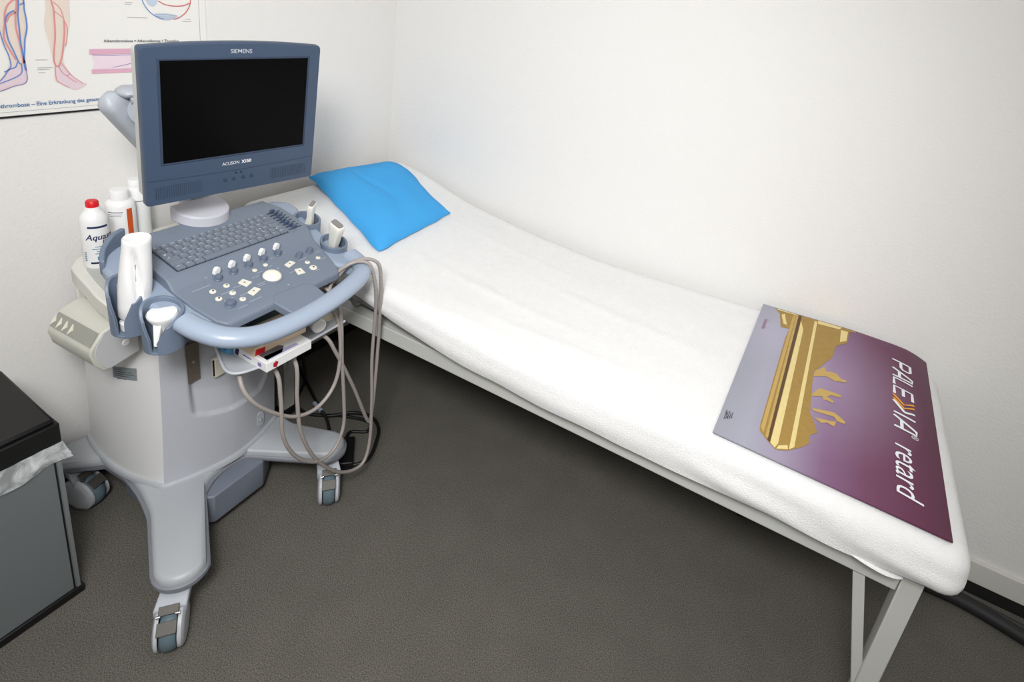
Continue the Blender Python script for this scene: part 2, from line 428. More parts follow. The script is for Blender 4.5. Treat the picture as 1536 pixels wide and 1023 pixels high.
# ------------------------------------------------------------------ promotional board
BL, BW = .480, .668
def bpos(s, t, lift=0.):
    x, y = 1.61 + s, -.69 + t
    tt = min(1, max(0, (y+.70)/.66))
    zf = .690 - .008*s/BL
    zw = (interp(s-.02, BWALL) + interp(s, BWALL) + interp(s+.02, BWALL))/3
    return V((x, y, zf*(1-tt) + zw*tt + .0035 + lift))
BWALL = [(0, .706), (.27, .7225), (.40, .7225), (.44, .718), (.48, .702), (.52, .684)]
def grad_board():
    m = bpy.data.materials.new('board_print'); m.use_nodes = True; nt = m.node_tree; b = nt.nodes['Principled BSDF']
    b.inputs['Roughness'].default_value = .42
    uv = nt.nodes.new('ShaderNodeUVMap'); sp = nt.nodes.new('ShaderNodeSeparateXYZ'); nt.links.new(uv.outputs[0], sp.inputs[0])
    r = nt.nodes.new('ShaderNodeValToRGB'); e = r.color_ramp.elements
    e[0].position = 0; e[0].color = rgb(150, 152, 164); e[1].position = 1; e[1].color = rgb(80, 33, 58)
    for p, c in ((.14, (160, 160, 175)), (.30, (156, 146, 168)), (.48, (126, 92, 126)), (.66, (108, 62, 92)), (.85, (95, 44, 72))):
        k = e.new(p); k.color = rgb(*c)
    # soft glow around the middle
    nt.links.new(sp.outputs[0], r.inputs[0])
    d = nt.nodes.new('ShaderNodeVectorMath'); d.operation = 'DISTANCE'; d.inputs[1].default_value = (.50, .55, 0); nt.links.new(uv.outputs[0], d.inputs[0])
    rr = nt.nodes.new('ShaderNodeValToRGB'); rr.color_ramp.elements[0].color = (1, 1, 1, 1); rr.color_ramp.elements[1].color = (0, 0, 0, 1); rr.color_ramp.elements[1].position = .45
    nt.links.new(d.outputs['Value'], rr.inputs[0])
    d2 = nt.nodes.new('ShaderNodeVectorMath'); d2.operation = 'DISTANCE'; d2.inputs[1].default_value = (.10, .76, 0); nt.links.new(uv.outputs[0], d2.inputs[0])
    r3 = nt.nodes.new('ShaderNodeValToRGB'); r3.color_ramp.elements[0].color = (1, 1, 1, 1); r3.color_ramp.elements[1].color = (0, 0, 0, 1); r3.color_ramp.elements[1].position = .30
    nt.links.new(d2.outputs['Value'], r3.inputs[0])
    ad = nt.nodes.new('ShaderNodeMath'); ad.operation = 'MAXIMUM'; nt.links.new(rr.outputs[0], ad.inputs[0]); nt.links.new(r3.outputs[0], ad.inputs[1])
    ml = nt.nodes.new('ShaderNodeMath'); ml.operation = 'MULTIPLY'; ml.inputs[1].default_value = .27; nt.links.new(ad.outputs[0], ml.inputs[0])
    mx = nt.nodes.new('ShaderNodeMix'); mx.data_type = 'RGBA'; nt.links.new(ml.outputs[0], mx.inputs[0]); nt.links.new(r.outputs[0], mx.inputs[6]); mx.inputs[7].default_value = rgb(202, 190, 222)
    nt.links.new(mx.outputs[2], b.inputs['Base Color'])
    return m
brd = empty('promotional_board', (1.85, -.35, .684), 'purple and grey printed board with gold monument and white lettering on the couch', 'board')
def board():
    bm = NB(); n = 40; uvl = bm.loops.layers.uv.new('UVMap')
    T = [[bm.verts.new(bpos(BL*i/n, BW*j/n)) for j in range(n+1)] for i in range(n+1)]
    Bt = [[bm.verts.new(bpos(BL*i/n, BW*j/n, -.0025)) for j in range(n+1)] for i in range(n+1)]
    ix = {}
    for i in range(n+1):
        for j in range(n+1): ix[T[i][j]] = (i/n, j/n); ix[Bt[i][j]] = (i/n, j/n)
    for i in range(n):
        for j in range(n):
            bm.faces.new((T[i][j], T[i+1][j], T[i+1][j+1], T[i][j+1])); bm.faces.new((Bt[i][j], Bt[i][j+1], Bt[i+1][j+1], Bt[i+1][j]))
        bm.faces.new((T[i][0], Bt[i][0], Bt[i+1][0], T[i+1][0])); bm.faces.new((T[i][n], T[i+1][n], Bt[i+1][n], Bt[i][n]))
        bm.faces.new((T[0][i], T[0][i+1], Bt[0][i+1], Bt[0][i])); bm.faces.new((T[n][i], Bt[n][i], Bt[n][i+1], T[n][i+1]))
    for f in bm.faces:
        for l in f.loops: l[uvl].uv = ix[l.vert]
    return bm
obj('printed_sheet', board(), grad_board(), brd, smooth=60)
def conform(bm, lift):
    """cut a flat (s,t) print into strips and lay it on the board"""
    for k in range(1, 24):
        g = bm.verts[:] + bm.edges[:] + bm.faces[:]
        bmesh.ops.bisect_plane(bm, geom=g, plane_co=(BL*k/24, 0, 0), plane_no=(1, 0, 0))
    for k in range(1, 24):
        g = bm.verts[:] + bm.edges[:] + bm.faces[:]
        bmesh.ops.bisect_plane(bm, geom=g, plane_co=(0, BW*k/24, 0), plane_no=(0, 1, 0))
    for v in bm.verts: v.co = bpos(v.co.x, v.co.y, lift)
    return bm
F2 = lambda x, y: V((x, y, 0))
def tmap(t):
    return t*.914 - .011 if t < .5 else .446 + (t-.5)/.167*.218
def bpolys(name, polys, m, lift, par):
    bm = NB()
    polys = [[(a, tmap(b)) for a, b in p] for p in polys]
    for p in polys: flatpoly(bm, p, F2)
    return obj(name, conform(bm, lift), m, par, smooth=0)
def goldmat(name, c, c2):
    m = mat(name, c, .5, noise_amt=.22, scale=70); return m
M_gold = mat('print_gold', (160, 128, 60), .5, noise_amt=.16, scale=70)
M_goldl = mat('print_gold_light', (226, 206, 142), .5, noise_amt=.10, scale=90)
M_goldd = mat('print_gold_dark', (84, 58, 24), .5, noise_amt=.1, scale=90)
M_goldm = mat('print_gold_mid', (190, 158, 88), .5, noise_amt=.12, scale=90)
M_oran = mat('print_orange', (232, 160, 36), .5, noise_amt=.02)
mon = [(.037, .666), (.111, .666), (.17, .667), (.28, .667), (.276, .660), (.26, .655), (.257, .603), (.228, .575), (.222, .524), (.202, .481), (.182, .422), (.185, .33), (.19, .235), (.2, .209), (.212, .168), (.196, .145), (.2, .119), (.183, .09), (.159, .062), (.141, .049), (.131, .048), (.111, .067), (.092, .088), (.09, .111), (.091, .543), (.095, .587), (.07, .582), (.056, .645)]
g = bpolys('monument_print', [mon], M_gold, .0007, brd)
bpolys('cornice_print', [[(.093, .10), (.101, .085), (.103, .655), (.095, .655)], [(.104, .664), (.11, .664), (.113, .07), (.107, .075)]], M_goldm, .0012, g)
bpolys('cornice_print', [[(.111, .664), (.120, .664), (.119, .061), (.112, .068)]], M_goldd, .0012, g)
bpolys('cornice_print', [[(.121, .64), (.133, .60), (.136, .068), (.131, .05), (.120, .061)], [(.159, .657), (.167, .657), (.170, .081), (.160, .065)], [(.168, .665), (.237, .665), (.233, .652), (.17, .648)], [(.236, .652), (.256, .652), (.254, .610), (.237, .596)], [(.045, .664), (.105, .664), (.105, .659), (.045, .659)], [(.062, .64), (.075, .60), (.085, .60), (.07, .65)], [(.135, .050), (.158, .064), (.156, .078), (.138, .064)]], M_goldl, .0012, g)
fig = [[(.183, .402), (.185, .433), (.207, .470), (.212, .448), (.226, .456), (.240, .455), (.250, .438), (.266, .438), (.262, .428), (.246, .421), (.235, .416), (.214, .425), (.200, .415)],
       [(.187, .318), (.203, .357), (.238, .360), (.255, .359), (.254, .349), (.231, .343), (.222, .330), (.240, .320), (.237, .311), (.221, .315), (.216, .306), (.212, .324), (.188, .308)],
       [(.192, .257), (.242, .273), (.257, .265), (.271, .251), (.267, .243), (.251, .243), (.244, .256), (.196, .247)],
       [(.199, .222), (.238, .233), (.250, .240), (.246, .216), (.230, .222), (.218, .211)]]
for f_ in fig: bpolys('figure_print', [f_], M_goldm, .0010, brd)
# lettering: reads from the wall side towards the front edge; letter tops point to the foot
def let(x, y): return V((.379 + y, .582 - .82*x, 0))       # x along reading direction, y up
def strokes(name, S, w, m, lift=.0012):
    bm = NB()
    for s in S: ribbon(bm, s, w, lambda a, b: let(a, b))
    return obj(name, conform(bm, lift), m, brd, smooth=0)
Hc, sk = .050, -.012    # cap height; italic lean along reading direction
def G(pts, x0, w): return [(x0 + p[0]*w - sk*p[1], p[1]*Hc) for p in pts]
S = []
S += [G([(0, 0), (0, 1)], 0, .05), G([(0, .94), (.8, .94), (1, .85), (1, .55), (.8, .45), (.1, .45)], 0, .042)]
S += [G([(0, 0), (.62, 1), (.95, 1), (1, 0)], .052, .045), G([(.2, .35), (.95, .35)], .052, .045)]
S += [G([(0, 1), (0, .06), (1, .06)], .110, .038)]
S += [G([(1, .94), (0, .94), (0, .06), (1, .06)], .158, .042), G([(0, .5), (.9, .5)], .158, .042)]
S += [G([(0, 1), (.3, .5)], .262, .05), G([(.32, .52), (-.55, 0)], .262, .045), G([(0, 0), (0, 1)], .296, .04)]
S += [G([(0, 0), (.62, 1), (.95, 1), (1, 0)], .312, .050), G([(.2, .35), (.95, .35)], .312, .05)]
strokes('lettering', S, .0078, M_inkw)
strokes('chevron_print', [G([(0, 1), (.42, .5), (-.1, 0)], .214, .06), G([(0, 1), (.42, .5), (-.1, 0)], .232, .06)], .0068, M_oran)
bm = text_bm('retard', .076, lambda x, y: V((.380 + y, .226 - .80*x, 0)), shear=.22, sx=1.05)
obj('lettering', conform(bm, .0012), M_inkw, brd, smooth=0)
bm = text_bm('®', .022, lambda x, y: let(.376 + x, .038 + y)); obj('lettering', conform(bm, .0012), M_inkw, brd, smooth=0)
SMALL = lambda x, y: V((.020 + y, .575 - .9*x, 0))
bm = text_bm('Grünenthal', .016, SMALL); obj('small_print', conform(bm, .0012), mat('ink_magenta', (150, 70, 110), .6, noise_amt=.02), brd, smooth=0)
bm = NB()
for k in range(5): ribbon(bm, [(.012 + .0035*k, .090 - (.006 if k % 2 else 0)), (.012 + .0035*k, .054 + .004*k)], .0016, F2)
ribbon(bm, [(.010, .084), (.020, .060), (.028, .072)], .002, F2)
obj('emblem_print', conform(bm, .0012), M_ink, brd, smooth=0)

# ------------------------------------------------------------------ wall chart
chart = empty('wall_chart', (.002, -1.17, 1.083), 'white anatomy chart of leg veins and arteries hanging on the left wall behind the monitor', 'chart')
wp = lambda dx: (lambda y, z: V((dx, y, z)))
bm = NB(); box(bm, (.002, -1.18, 1.54), (.004, .882, .914)); obj('chart_sheet', bm, mat('chart_paper', (238, 236, 232), .45, noise_amt=.01), chart)
bm = NB(); box(bm, (.003, -1.18, 1.0815), (.005, .884, .004)); obj('lower_edge_shadow', bm, M_black, chart)  # black strip painted as the shadow line along the chart's bottom
bm = NB(); ribbon(bm, [(-1.62, 1.0925), (-.757, 1.0925)], .0010, wp(.0045)); ribbon(bm, [(-.757, 1.0925), (-.757, 1.95)], .0010, wp(.0045)); obj('border_line', bm, mat('ink_grey', (170, 170, 172), .6, noise_amt=.02), chart, smooth=0)
M_skin = mat('ink_skin', (228, 214, 202), .6, noise_amt=.03)
M_skinp = mat('ink_skin_pink', (226, 206, 214), .6, noise_amt=.03)
M_artery = mat('ink_artery', (220, 146, 146), .6, noise_amt=.03)
M_vein = mat('ink_vein', (100, 136, 200), .6, noise_amt=.03)
M_viol = mat('ink_violet', (140, 120, 186), .6, noise_amt=.03)
M_pink = mat('ink_pink', (222, 172, 192), .6, noise_amt=.03)
M_pinkl = mat('ink_pink_light', (236, 216, 226), .6, noise_amt=.03)
def cpolys(name, polys, m, dx=.0045):
    bm = NB()
    for p in polys:
        q = catmull([(a, b, 0) for a, b in p], 4, True); flatpoly(bm, [(v.x, v.y) for v in q], wp(dx))
    return obj(name, bm, m, chart, smooth=0)
leg1 = [(-1.186, 1.47), (-1.196, 1.60), (-1.19, 1.72), (-1.115, 1.72), (-1.108, 1.58), (-1.120, 1.46), (-1.129, 1.338), (-1.131, 1.289), (-1.141, 1.232), (-1.144, 1.192), (-1.144, 1.164), (-1.151, 1.155), (-1.168, 1.151), (-1.192, 1.142), (-1.21, 1.14), (-1.205, 1.16), (-1.187, 1.170), (-1.172, 1.195), (-1.171, 1.22), (-1.178, 1.259), (-1.172, 1.336)]
leg2 = [(-1.101, 1.46), (-1.106, 1.58), (-1.100, 1.72), (-1.026, 1.72), (-1.020, 1.60), (-1.036, 1.47), (-1.048, 1.343), (-1.051, 1.296), (-1.061, 1.254), (-1.073, 1.205), (-1.057, 1.167), (-1.040, 1.151), (-1.032, 1.145), (-1.054, 1.133), (-1.068, 1.139), (-1.081, 1.150), (-1.093, 1.158), (-1.092, 1.19), (-1.095, 1.239), (-1.100, 1.286), (-1.093, 1.34)]
cpolys('leg_drawing', [leg1], M_skin); cpolys('leg_drawing', [leg2], M_skin)
cpolys('foot_drawing', [[(-1.088, 1.19), (-1.076, 1.196), (-1.057, 1.167), (-1.040, 1.151), (-1.034, 1.146), (-1.054, 1.135), (-1.068, 1.141), (-1.081, 1.152), (-1.090, 1.160)]], M_skinp, .005)
cpolys('foot_drawing', [[(-1.146, 1.19), (-1.146, 1.164), (-1.153, 1.157), (-1.168, 1.153), (-1.192, 1.144), (-1.207, 1.143), (-1.203, 1.158), (-1.185, 1.168), (-1.165, 1.195)]], M_skinp, .005)
def vess(name, lines, m, w, dx=.0056):
    bm = NB()
    for l in lines: ribbon(bm, l, w, wp(dx), 5)
    return obj(name, bm, m, chart, smooth=0)
vess('artery_drawing', [[(-1.150, 1.70), (-1.148, 1.55), (-1.143, 1.42), (-1.143, 1.337), (-1.148, 1.307), (-1.15, 1.278), (-1.148, 1.253), (-1.146, 1.217), (-1.147, 1.201)], [(-1.146, 1.340), (-1.158, 1.327), (-1.165, 1.31), (-1.168, 1.286), (-1.171, 1.273), (-1.172, 1.253), (-1.165, 1.229), (-1.158, 1.209)], [(-1.147, 1.312), (-1.158, 1.304), (-1.165, 1.29)],
     [(-1.066, 1.70), (-1.074, 1.55), (-1.083, 1.42), (-1.082, 1.341), (-1.080, 1.323), (-1.081, 1.295), (-1.083, 1.263), (-1.088, 1.231), (-1.091, 1.207), (-1.088, 1.193), (-1.083, 1.193)], [(-1.063, 1.298), (-1.065, 1.271), (-1.07, 1.239), (-1.075, 1.215), (-1.079, 1.202), (-1.083, 1.191)]], M_artery, .0030)
vess('artery_drawing', [[(-1.079, 1.338), (-1.07, 1.328), (-1.065, 1.315), (-1.063, 1.298), (-1.059, 1.284), (-1.059, 1.273), (-1.062, 1.254), (-1.066, 1.238)], [(-1.08, 1.318), (-1.072, 1.311), (-1.064, 1.303)], [(-1.090, 1.193), (-1.091, 1.164), (-1.086, 1.154), (-1.068, 1.140)], [(-1.084, 1.193), (-1.078, 1.177), (-1.071, 1.17), (-1.064, 1.173)], [(-1.078, 1.199), (-1.067, 1.179), (-1.058, 1.166), (-1.04, 1.148)], [(-1.071, 1.17), (-1.061, 1.159), (-1.052, 1.152)]], M_artery, .0016, .0057)
vess('vein_drawing', [[(-1.142, 1.70), (-1.142, 1.55), (-1.139, 1.42), (-1.140, 1.337), (-1.144, 1.308), (-1.145, 1.278), (-1.146, 1.247), (-1.145, 1.22), (-1.145, 1.201)], [(-1.130, 1.42), (-1.131, 1.338), (-1.132, 1.32), (-1.131, 1.299), (-1.132, 1.278), (-1.138, 1.254), (-1.141, 1.232), (-1.145, 1.201), (-1.144, 1.185)], [(-1.149, 1.316), (-1.16, 1.308), (-1.166, 1.296), (-1.167, 1.28), (-1.166, 1.253), (-1.16, 1.229), (-1.154, 1.204), (-1.15, 1.2)]], M_vein, .0026, .006)
vess('vein_drawing', [[(-1.180, 1.29), (-1.177, 1.262), (-1.174, 1.24), (-1.169, 1.217), (-1.169, 1.193), (-1.181, 1.183)], [(-1.139, 1.328), (-1.131, 1.333)], [(-1.156, 1.205), (-1.161, 1.193), (-1.173, 1.187), (-1.187, 1.167), (-1.21, 1.150)], [(-1.150, 1.200), (-1.152, 1.180), (-1.168, 1.168), (-1.20, 1.155)]], M_vein, .0020, .006)
vess('foot_outline', [[(-1.143, 1.208), (-1.143, 1.183), (-1.144, 1.164), (-1.151, 1.155), (-1.168, 1.151), (-1.19, 1.142), (-1.21, 1.138)]], M_viol, .0016, .006)
bm = NB()
for p in ([(-1.02, 1.231), (-.86, 1.232), (-.86, 1.219), (-1.021, 1.218)], [(-1.02, 1.181), (-.86, 1.180), (-.86, 1.171), (-1.02, 1.171)]): flatpoly(bm, p, wp(.0056))
obj('vessel_drawing', bm, M_pink, chart, smooth=0)
bm = NB(); flatpoly(bm, [(-1.017, 1.217), (-.86, 1.218), (-.86, 1.181), (-1.019, 1.181), (-1.0145, 1.188), (-1.0125, 1.197), (-1.0135, 1.207)], wp(.005)); obj('vessel_drawing', bm, M_pinkl, chart, smooth=0)
vess('vessel_drawing', [[(-1.015, 1.2165), (-.97, 1.215), (-.91, 1.2165)], [(-.975, 1.185), (-.95, 1.190), (-.91, 1.200)]], M_viol, .0012, .0058)
# circulation circle
circ = lambda a0, a1, r: [(-.838 + r*math.cos(math.radians(a)), 1.366 + r*1.0*math.sin(math.radians(a))) for a in range(a0, a1+1, 8)]
vess('circulation_drawing', [circ(100, 262, .060)], M_vein, .0022)
vess('circulation_drawing', [circ(-78, 82, .060), [(-.860, 1.353), (-.844, 1.345), (-.823, 1.342), (-.799, 1.344), (-.781, 1.352)]], mat('ink_red', (206, 96, 96), .6, noise_amt=.02), .0022)
cpolys('circulation_drawing', [[(-.871, 1.319), (-.857, 1.322), (-.837, 1.322), (-.814, 1.317), (-.828, 1.307), (-.843, 1.304), (-.86, 1.308)], [(-.889, 1.37), (-.885, 1.345), (-.874, 1.338), (-.864, 1.345), (-.861, 1.37)]], mat('ink_blue_light', (196, 208, 224), .6, noise_amt=.03), .005)
vess('circulation_drawing', [[(-.869, 1.318), (-.842, 1.319), (-.816, 1.316)], [(-.866, 1.314), (-.842, 1.313), (-.820, 1.313)], [(-.860, 1.309), (-.843, 1.308), (-.827, 1.309)]], M_mark, .0006, .0058)
tx = lambda y0, z0, dx=.006: (lambda x, y: V((dx, y0 + x, z0 + y)))
bm = text_bm('Atherothrombose – Eine Erkrankung des gesamten Gefäßsystems', .0128, tx(-1.229, 1.1035), bold=.0002, sx=.88); obj('chart_title', bm, M_bluei, chart, smooth=0)
bm = text_bm('Atherothrombose = Atherosklerose + Thrombus', .0098, tx(-.989, 1.2475), bold=.0001, sx=.88); obj('chart_caption', bm, M_ink, chart, smooth=0)
M_pale = mat('ink_pale', (186, 184, 182), .6, noise_amt=.02)
for y, z, w in ((-1.125, 1.208, .022), (-1.123, 1.190, .028), (-1.123, 1.186, .022), (-1.122, 1.179, .012), (-.935, 1.3455, .016), (-.937, 1.341, .014), (-.934, 1.309, .046), (-.795, 1.309, .014), (-.803, 1.303, .024)):
    bm = NB(); ribbon(bm, [(y, z), (y+w, z)], .0012, wp(.0058)); obj('chart_note', bm, M_pale, chart, smooth=0)

# ------------------------------------------------------------------ ultrasound machine
US = empty('ultrasound_machine', mw(-.05, .02, 0), 'grey-blue ultrasound machine on four casters with black screen, beside the couch', 'medical machine')
US_mat = M_sur
# --- wheeled base (smooth union of a body and four legs, outline marched round the centre)
LEGS = [((-.06, -.06), (.192, -.205), .053), ((-.06, .14), (.187, .222), .052), ((-.285, .0), (-.326, -.150), .043), ((-.285, .12), (-.325, .235), .043)]
def base_sdf(x, y):
    def cap(a, b, r):
        px, py, bx, by = x-a[0], y-a[1], b[0]-a[0], b[1]-a[1]
        h = max(0, min(1, (px*bx+py*by)/(bx*bx+by*by)))
        return math.hypot(px-bx*h, py-by*h) - r
    dx, dy = abs(x+.165)-.13, abs(y-.055)-.12
    d = math.hypot(max(dx, 0), max(dy, 0)) + min(max(dx, dy), 0) - .055
    for a, b, r in LEGS:
        k = .07 if a[0] > -.1 else .045
        e = cap(a, b, r); h = max(0, min(1, .5+.5*(e-d)/k))
        d = e*(1-h) + d*h - k*h*(1-h)
    return d
def outline(off, n=260):
    pts = []
    for i in range(n):
        a = 2*PI*i/n; cx, cy = -.08, .03
        r = .62
        while r > .02:
            d = base_sdf(cx+r*math.cos(a), cy+r*math.sin(a)) - off
            if d < .0004: break
            r -= max(.0006, d*.35)
        pts.append((cx+r*math.cos(a), cy+r*math.sin(a)))
    return pts
o0, o1, o2 = outline(0), outline(-.005), outline(-.012)
bm = NB(); loft(bm, [[mw(*p, .146) for p in o0], [mw(*p, .156) for p in o0], [mw(*p, .163) for p in o1], [mw(*p, .166) for p in o2]])
basep = obj('wheeled_base', bm, M_base, US, smooth=50)
ob = outline(.006)
bm = NB(); loft(bm, [[mw(*p, .130) for p in o1], [mw(*p, .133) for p in ob], [mw(*p, .143) for p in ob], [mw(*p, .147) for p in o0]])
obj('bumper', bm, M_base2, US, smooth=50)
bm = NB(); prism(bm, [(-.20, -.10), (-.03, -.115), (.02, -.09), (.076, -.045), (.077, .10), (.03, .16), (-.2, .16)], .045, .135, mw)
obj('battery_box', bm, mat('battery_blue', (118, 126, 140), .5, noise_amt=.02), US, bevel=.004)
# --- casters
def caster(tip, wheel, head):
    """tip: swivel axis (u,v); wheel: wheel centre (u,v); head: rolling direction, degrees in (u,v)"""
    a = math.radians(head); h = V((math.cos(a), math.sin(a), 0)); s = V((-math.sin(a), math.cos(a), 0))
    W = lambda p, z: mw(p.x, p.y, z)
    c = V((wheel[0], wheel[1], 0)); t = V((tip[0], tip[1], 0))
    r = .050
    hw = md(h.x, h.y); sw = md(s.x, s.y); cw = mw(c.x, c.y, r)
    bm = NB(); tube(bm, [mw(t.x, t.y, .10), mw(t.x, t.y, .140)], .022, 18)
    # bridge block between swivel and wheel, sloping
    p0 = mw(t.x, t.y, .112); p1 = cw + V((0, 0, .046)) + hw*.002
    rings = []
    for k in range(7):
        f = k/6; q = p0.lerp(p1, f) + V((0, 0, .010*math.sin(f*PI)))
        wd = .026 + .006*f; th = .014
        rings.append([q - sw*wd - V((0, 0, th)), q + sw*wd - V((0, 0, th)), q + sw*wd + V((0, 0, th*.6)), q - sw*wd + V((0, 0, th*.6))])
    loft(bm, rings)
    ca = obj('caster', bm, M_armg, US, bevel=.003)
    bm = NB(); lathe(bm, [(.030, -.016), (.044, -.0155), (.0485, -.010), (.050, 0), (.0485, .010), (.044, .0155), (.030, .016)], cw, sw, 36); obj('wheel', bm, M_teal, ca)
    for sg in (-1, 1):
        bm = NB()
        # fender: disc open at the bottom
        ring = []
        N = 30
        prof = [(.0, .030), (.030, .030), (.040, .0285), (.0465, .025), (.0475, .018)]
        rr = []
        for rad, off in prof:
            rr.append([cw + sw*sg*off + hw*(rad*math.cos(PI*2*k/N)) + V((0, 0, max(-.040, rad*math.sin(PI*2*k/N)) + .002)) for k in range(N)])
        loft(bm, rr, caps=False)
        bm.faces.new([v for v in bm.verts][:3]) if False else None
        obj('fender', bm, mat('fender_grey', (192, 196, 202), .4, noise_amt=.01), ca)
    # brake pedal plate and hinge
    bm = NB(); q = cw + hw*.040 + V((0, 0, .036)); n = (hw*.62 + V((0, 0, .78))).normalized(); tdir = (hw*.78 - V((0, 0, .62))).normalized()
    obox(bm, q + n*.006 - tdir*.006, tdir*.013, sw*.0185, n*.0015); obox(bm, cw + hw*.008 + V((0, 0, .060)) + n*.002, tdir*.009, sw*.019, n*.0018)
    pd = obj('brake_pedal', bm, M_metal, ca, bevel=.0008)
    for sg in (-1, 1):
        bm = NB(); lathe(bm, [(.0, -.004), (.0035, -.004), (.0035, .004), (.0, .004)], cw + hw*.018 + sw*sg*.018 + V((0, 0, .057)), sw, 10)
        obj('hinge_pin', bm, M_chrome, ca)
caster((.192, -.205), (.236, -.262), -43)
caster((.187, .222), (.236, .190), -45)
caster((-.322, -.150), (-.288, -.148), 14)
caster((-.315, .235), (-.335, .215), 200)
# --- body
A0, B0, L0 = (-.026, -.103), (-.014, .214), (-.340, -.098)
def fr(s, z):
    k = (z-.17)/.5
    u = A0[0]*(1-s)+B0[0]*s + .046*4*s*(1-s)*(1-.15*abs(2*s-1)) ; v = A0[1]*(1-s)+B0[1]*s
    v += (.016*(1-s) - .002*s)*k; u += .004*math.sin(k*PI) - .004*k
    return u, v
def rec(v, z):
    zb = interp(v, [(-.05, .375), (-.03, .358), (0, .342), (.047, .330), (.10, .325), (.148, .324), (.172, .345), (.193, .388), (.205, .45), (.21, .6)])
    if v < -.046 or z < zb: return 0.
    d = min(.020, .008 + (z-zb)*.16)
    e = min(1, (v+.046)/.022, (z-zb)/.007)
    return d*e*e*(3-2*e)
bm = NB()
NS, NZ = 90, 110
g_ = []
for j in range(NZ+1):
    z = .163 + (.690-.163)*j/NZ; row = []
    for i in range(NS+1):
        s = i/NS; u, v = fr(s, z); row.append(bm.verts.new(mw(u - rec(v, z), v, z)))
    g_.append(row)
for j in range(NZ):
    for i in range(NS): bm.faces.new((g_[j][i], g_[j][i+1], g_[j+1][i+1], g_[j+1][i]))
obj('front_panel', bm, M_front, US, smooth=50)
def sidepts(z):
    k = (z-.17)/.5; out = []
    for i in range(25):
        s = i/24; u = A0[0]*(1-s)+L0[0]*s; v = A0[1]*(1-s)+L0[1]*s - .024*4*s*(1-s)
        v += .016*k; u += (.004*math.sin(k*PI) - .004*k)*(1-s) + .006*s*k
        out.append((u, v))
    return out
bm = NB(); loft(bm, [[mw(*p, z) for p in sidepts(z)] for z in [.163 + .527*j/20 for j in range(21)]], caps=False, closed=False)
obj('side_panel', bm, M_side, US, smooth=50, label='off-white left side panel')
def otherpts(z):
    k = (z-.17)/.5
    e = sidepts(z)[-1]; st = fr(1, z)
    return [st, (-.06, .226), (-.2, .232), (-.30, .21), (-.345, .12), (-.352, .0), e]
bm = NB(); loft(bm, [[mw(*p, z) for p in otherpts(z)] for z in [.163 + .527*j/10 for j in range(11)]], caps=False, closed=False)
tp = [fr(i/20, .69) for i in range(21)]; tp += otherpts(.69)[1:-1] + sidepts(.69)[::-1][:-1]
flatpoly(bm, tp, lambda u, v: mw(u, v, .689))
obj('rear_panel', bm, M_front, US, smooth=50)
bm = NB()
skp = [fr(i/20, .17) for i in range(21)] + otherpts(.17)[1:-1] + sidepts(.17)[::-1][:-1]
cc = (-.16, .05); grow = lambda p, e: (cc[0]+(p[0]-cc[0])*(1+e), cc[1]+(p[1]-cc[1])*(1+e))
loft(bm, [[mw(*grow(p, .05), .160) for p in skp], [mw(*grow(p, .045), .170) for p in skp], [mw(*grow(p, .015), .176) for p in skp]])
obj('skirt', bm, M_base, US, smooth=50)
# recess fittings
def frontq(name, v0, v1, z0, z1, du, th, m, par=US, bev=0.):
    um = fr((v0+v1)/2/.317+.33, (z0+z1)/2)[0]
    bm = NB(); box(bm, (um+du, (v0+v1)/2, (z0+z1)/2), (th, v1-v0, z1-z0), mw); return obj(name, bm, m, par, bevel=bev)
ap = frontq('metal_plate', -.042, -.012, .462, .575, -.012, .008, M_plate)
bm = NB(); lathe(bm, [(0, .0), (.005, 0), (.0045, .003), (0, .004)], mw(fr(.24, .52)[0]-.009, -.027, .522), FU, 12); obj('screw', bm, M_chrome, ap)
pt = frontq('connector_port', .012, .058, .452, .510, -.012, .014, M_cream, bev=.004)
frontq('slot', .0110, .0160, .460, .508, -.0040, .004, M_black, pt)
bm = NB(); prism(bm, rpoly(.022, .050, .011, 6, .142, .226), 0, .004, lambda a, b, c: mw(fr(.76, .22)[0]+c-.0005, a, b)); lk = obj('lock_plate', bm, M_base, US, bevel=.001)
bm = NB(); lathe(bm, [(0, 0), (.006, 0), (.005, .004), (0, .005)], mw(fr(.76, .22)[0]+.003, .142, .222), FU, 14); obj('lock', bm, M_chrome, lk)
# side label
lp = sidepts(.48)
bm = NB(); P4 = [(-.167, .489), (-.086, .512), (-.087, .476), (-.167, .456)]
def sidev(u, z):
    pts = sidepts(z)
    for (a, b), (c, d) in zip(pts, pts[1:]):
        if c <= u <= a: return b + (d-b)*(u-a)/(c-a)
    return pts[-1][1]
sidef = lambda e: (lambda u, z: mw(u, sidev(u, z) - e, z))
SP = []
for k in range(9):
    t = k/8; SP.append(((-.167*(1-t)-.086*t), .456*(1-t)+.476*t, .489*(1-t)+.512*t))
loft(bm, [[sidef(.001)(a, b) for a, b, c in SP], [sidef(.001)(a, c) for a, b, c in SP]], caps=False, closed=False)
npl = obj('nameplate', bm, mat('label_grey', (140, 148, 152), .5, noise_amt=.02), US, smooth=0)
bm = NB()
for k, (a, b) in enumerate(((-.16, -.135), (-.16, -.10), (-.16, -.095), (-.16, -.11), (-.15, -.12))):
    z0 = .484 - .006*k
    ribbon(bm, [(a, z0), ((a+b)/2, z0+.003+.25*(b-a)/2*.6), (b, z0+.26*(b-a))], .0016, sidef(.0016))
obj('nameplate_print', bm, M_ink, npl, smooth=0)

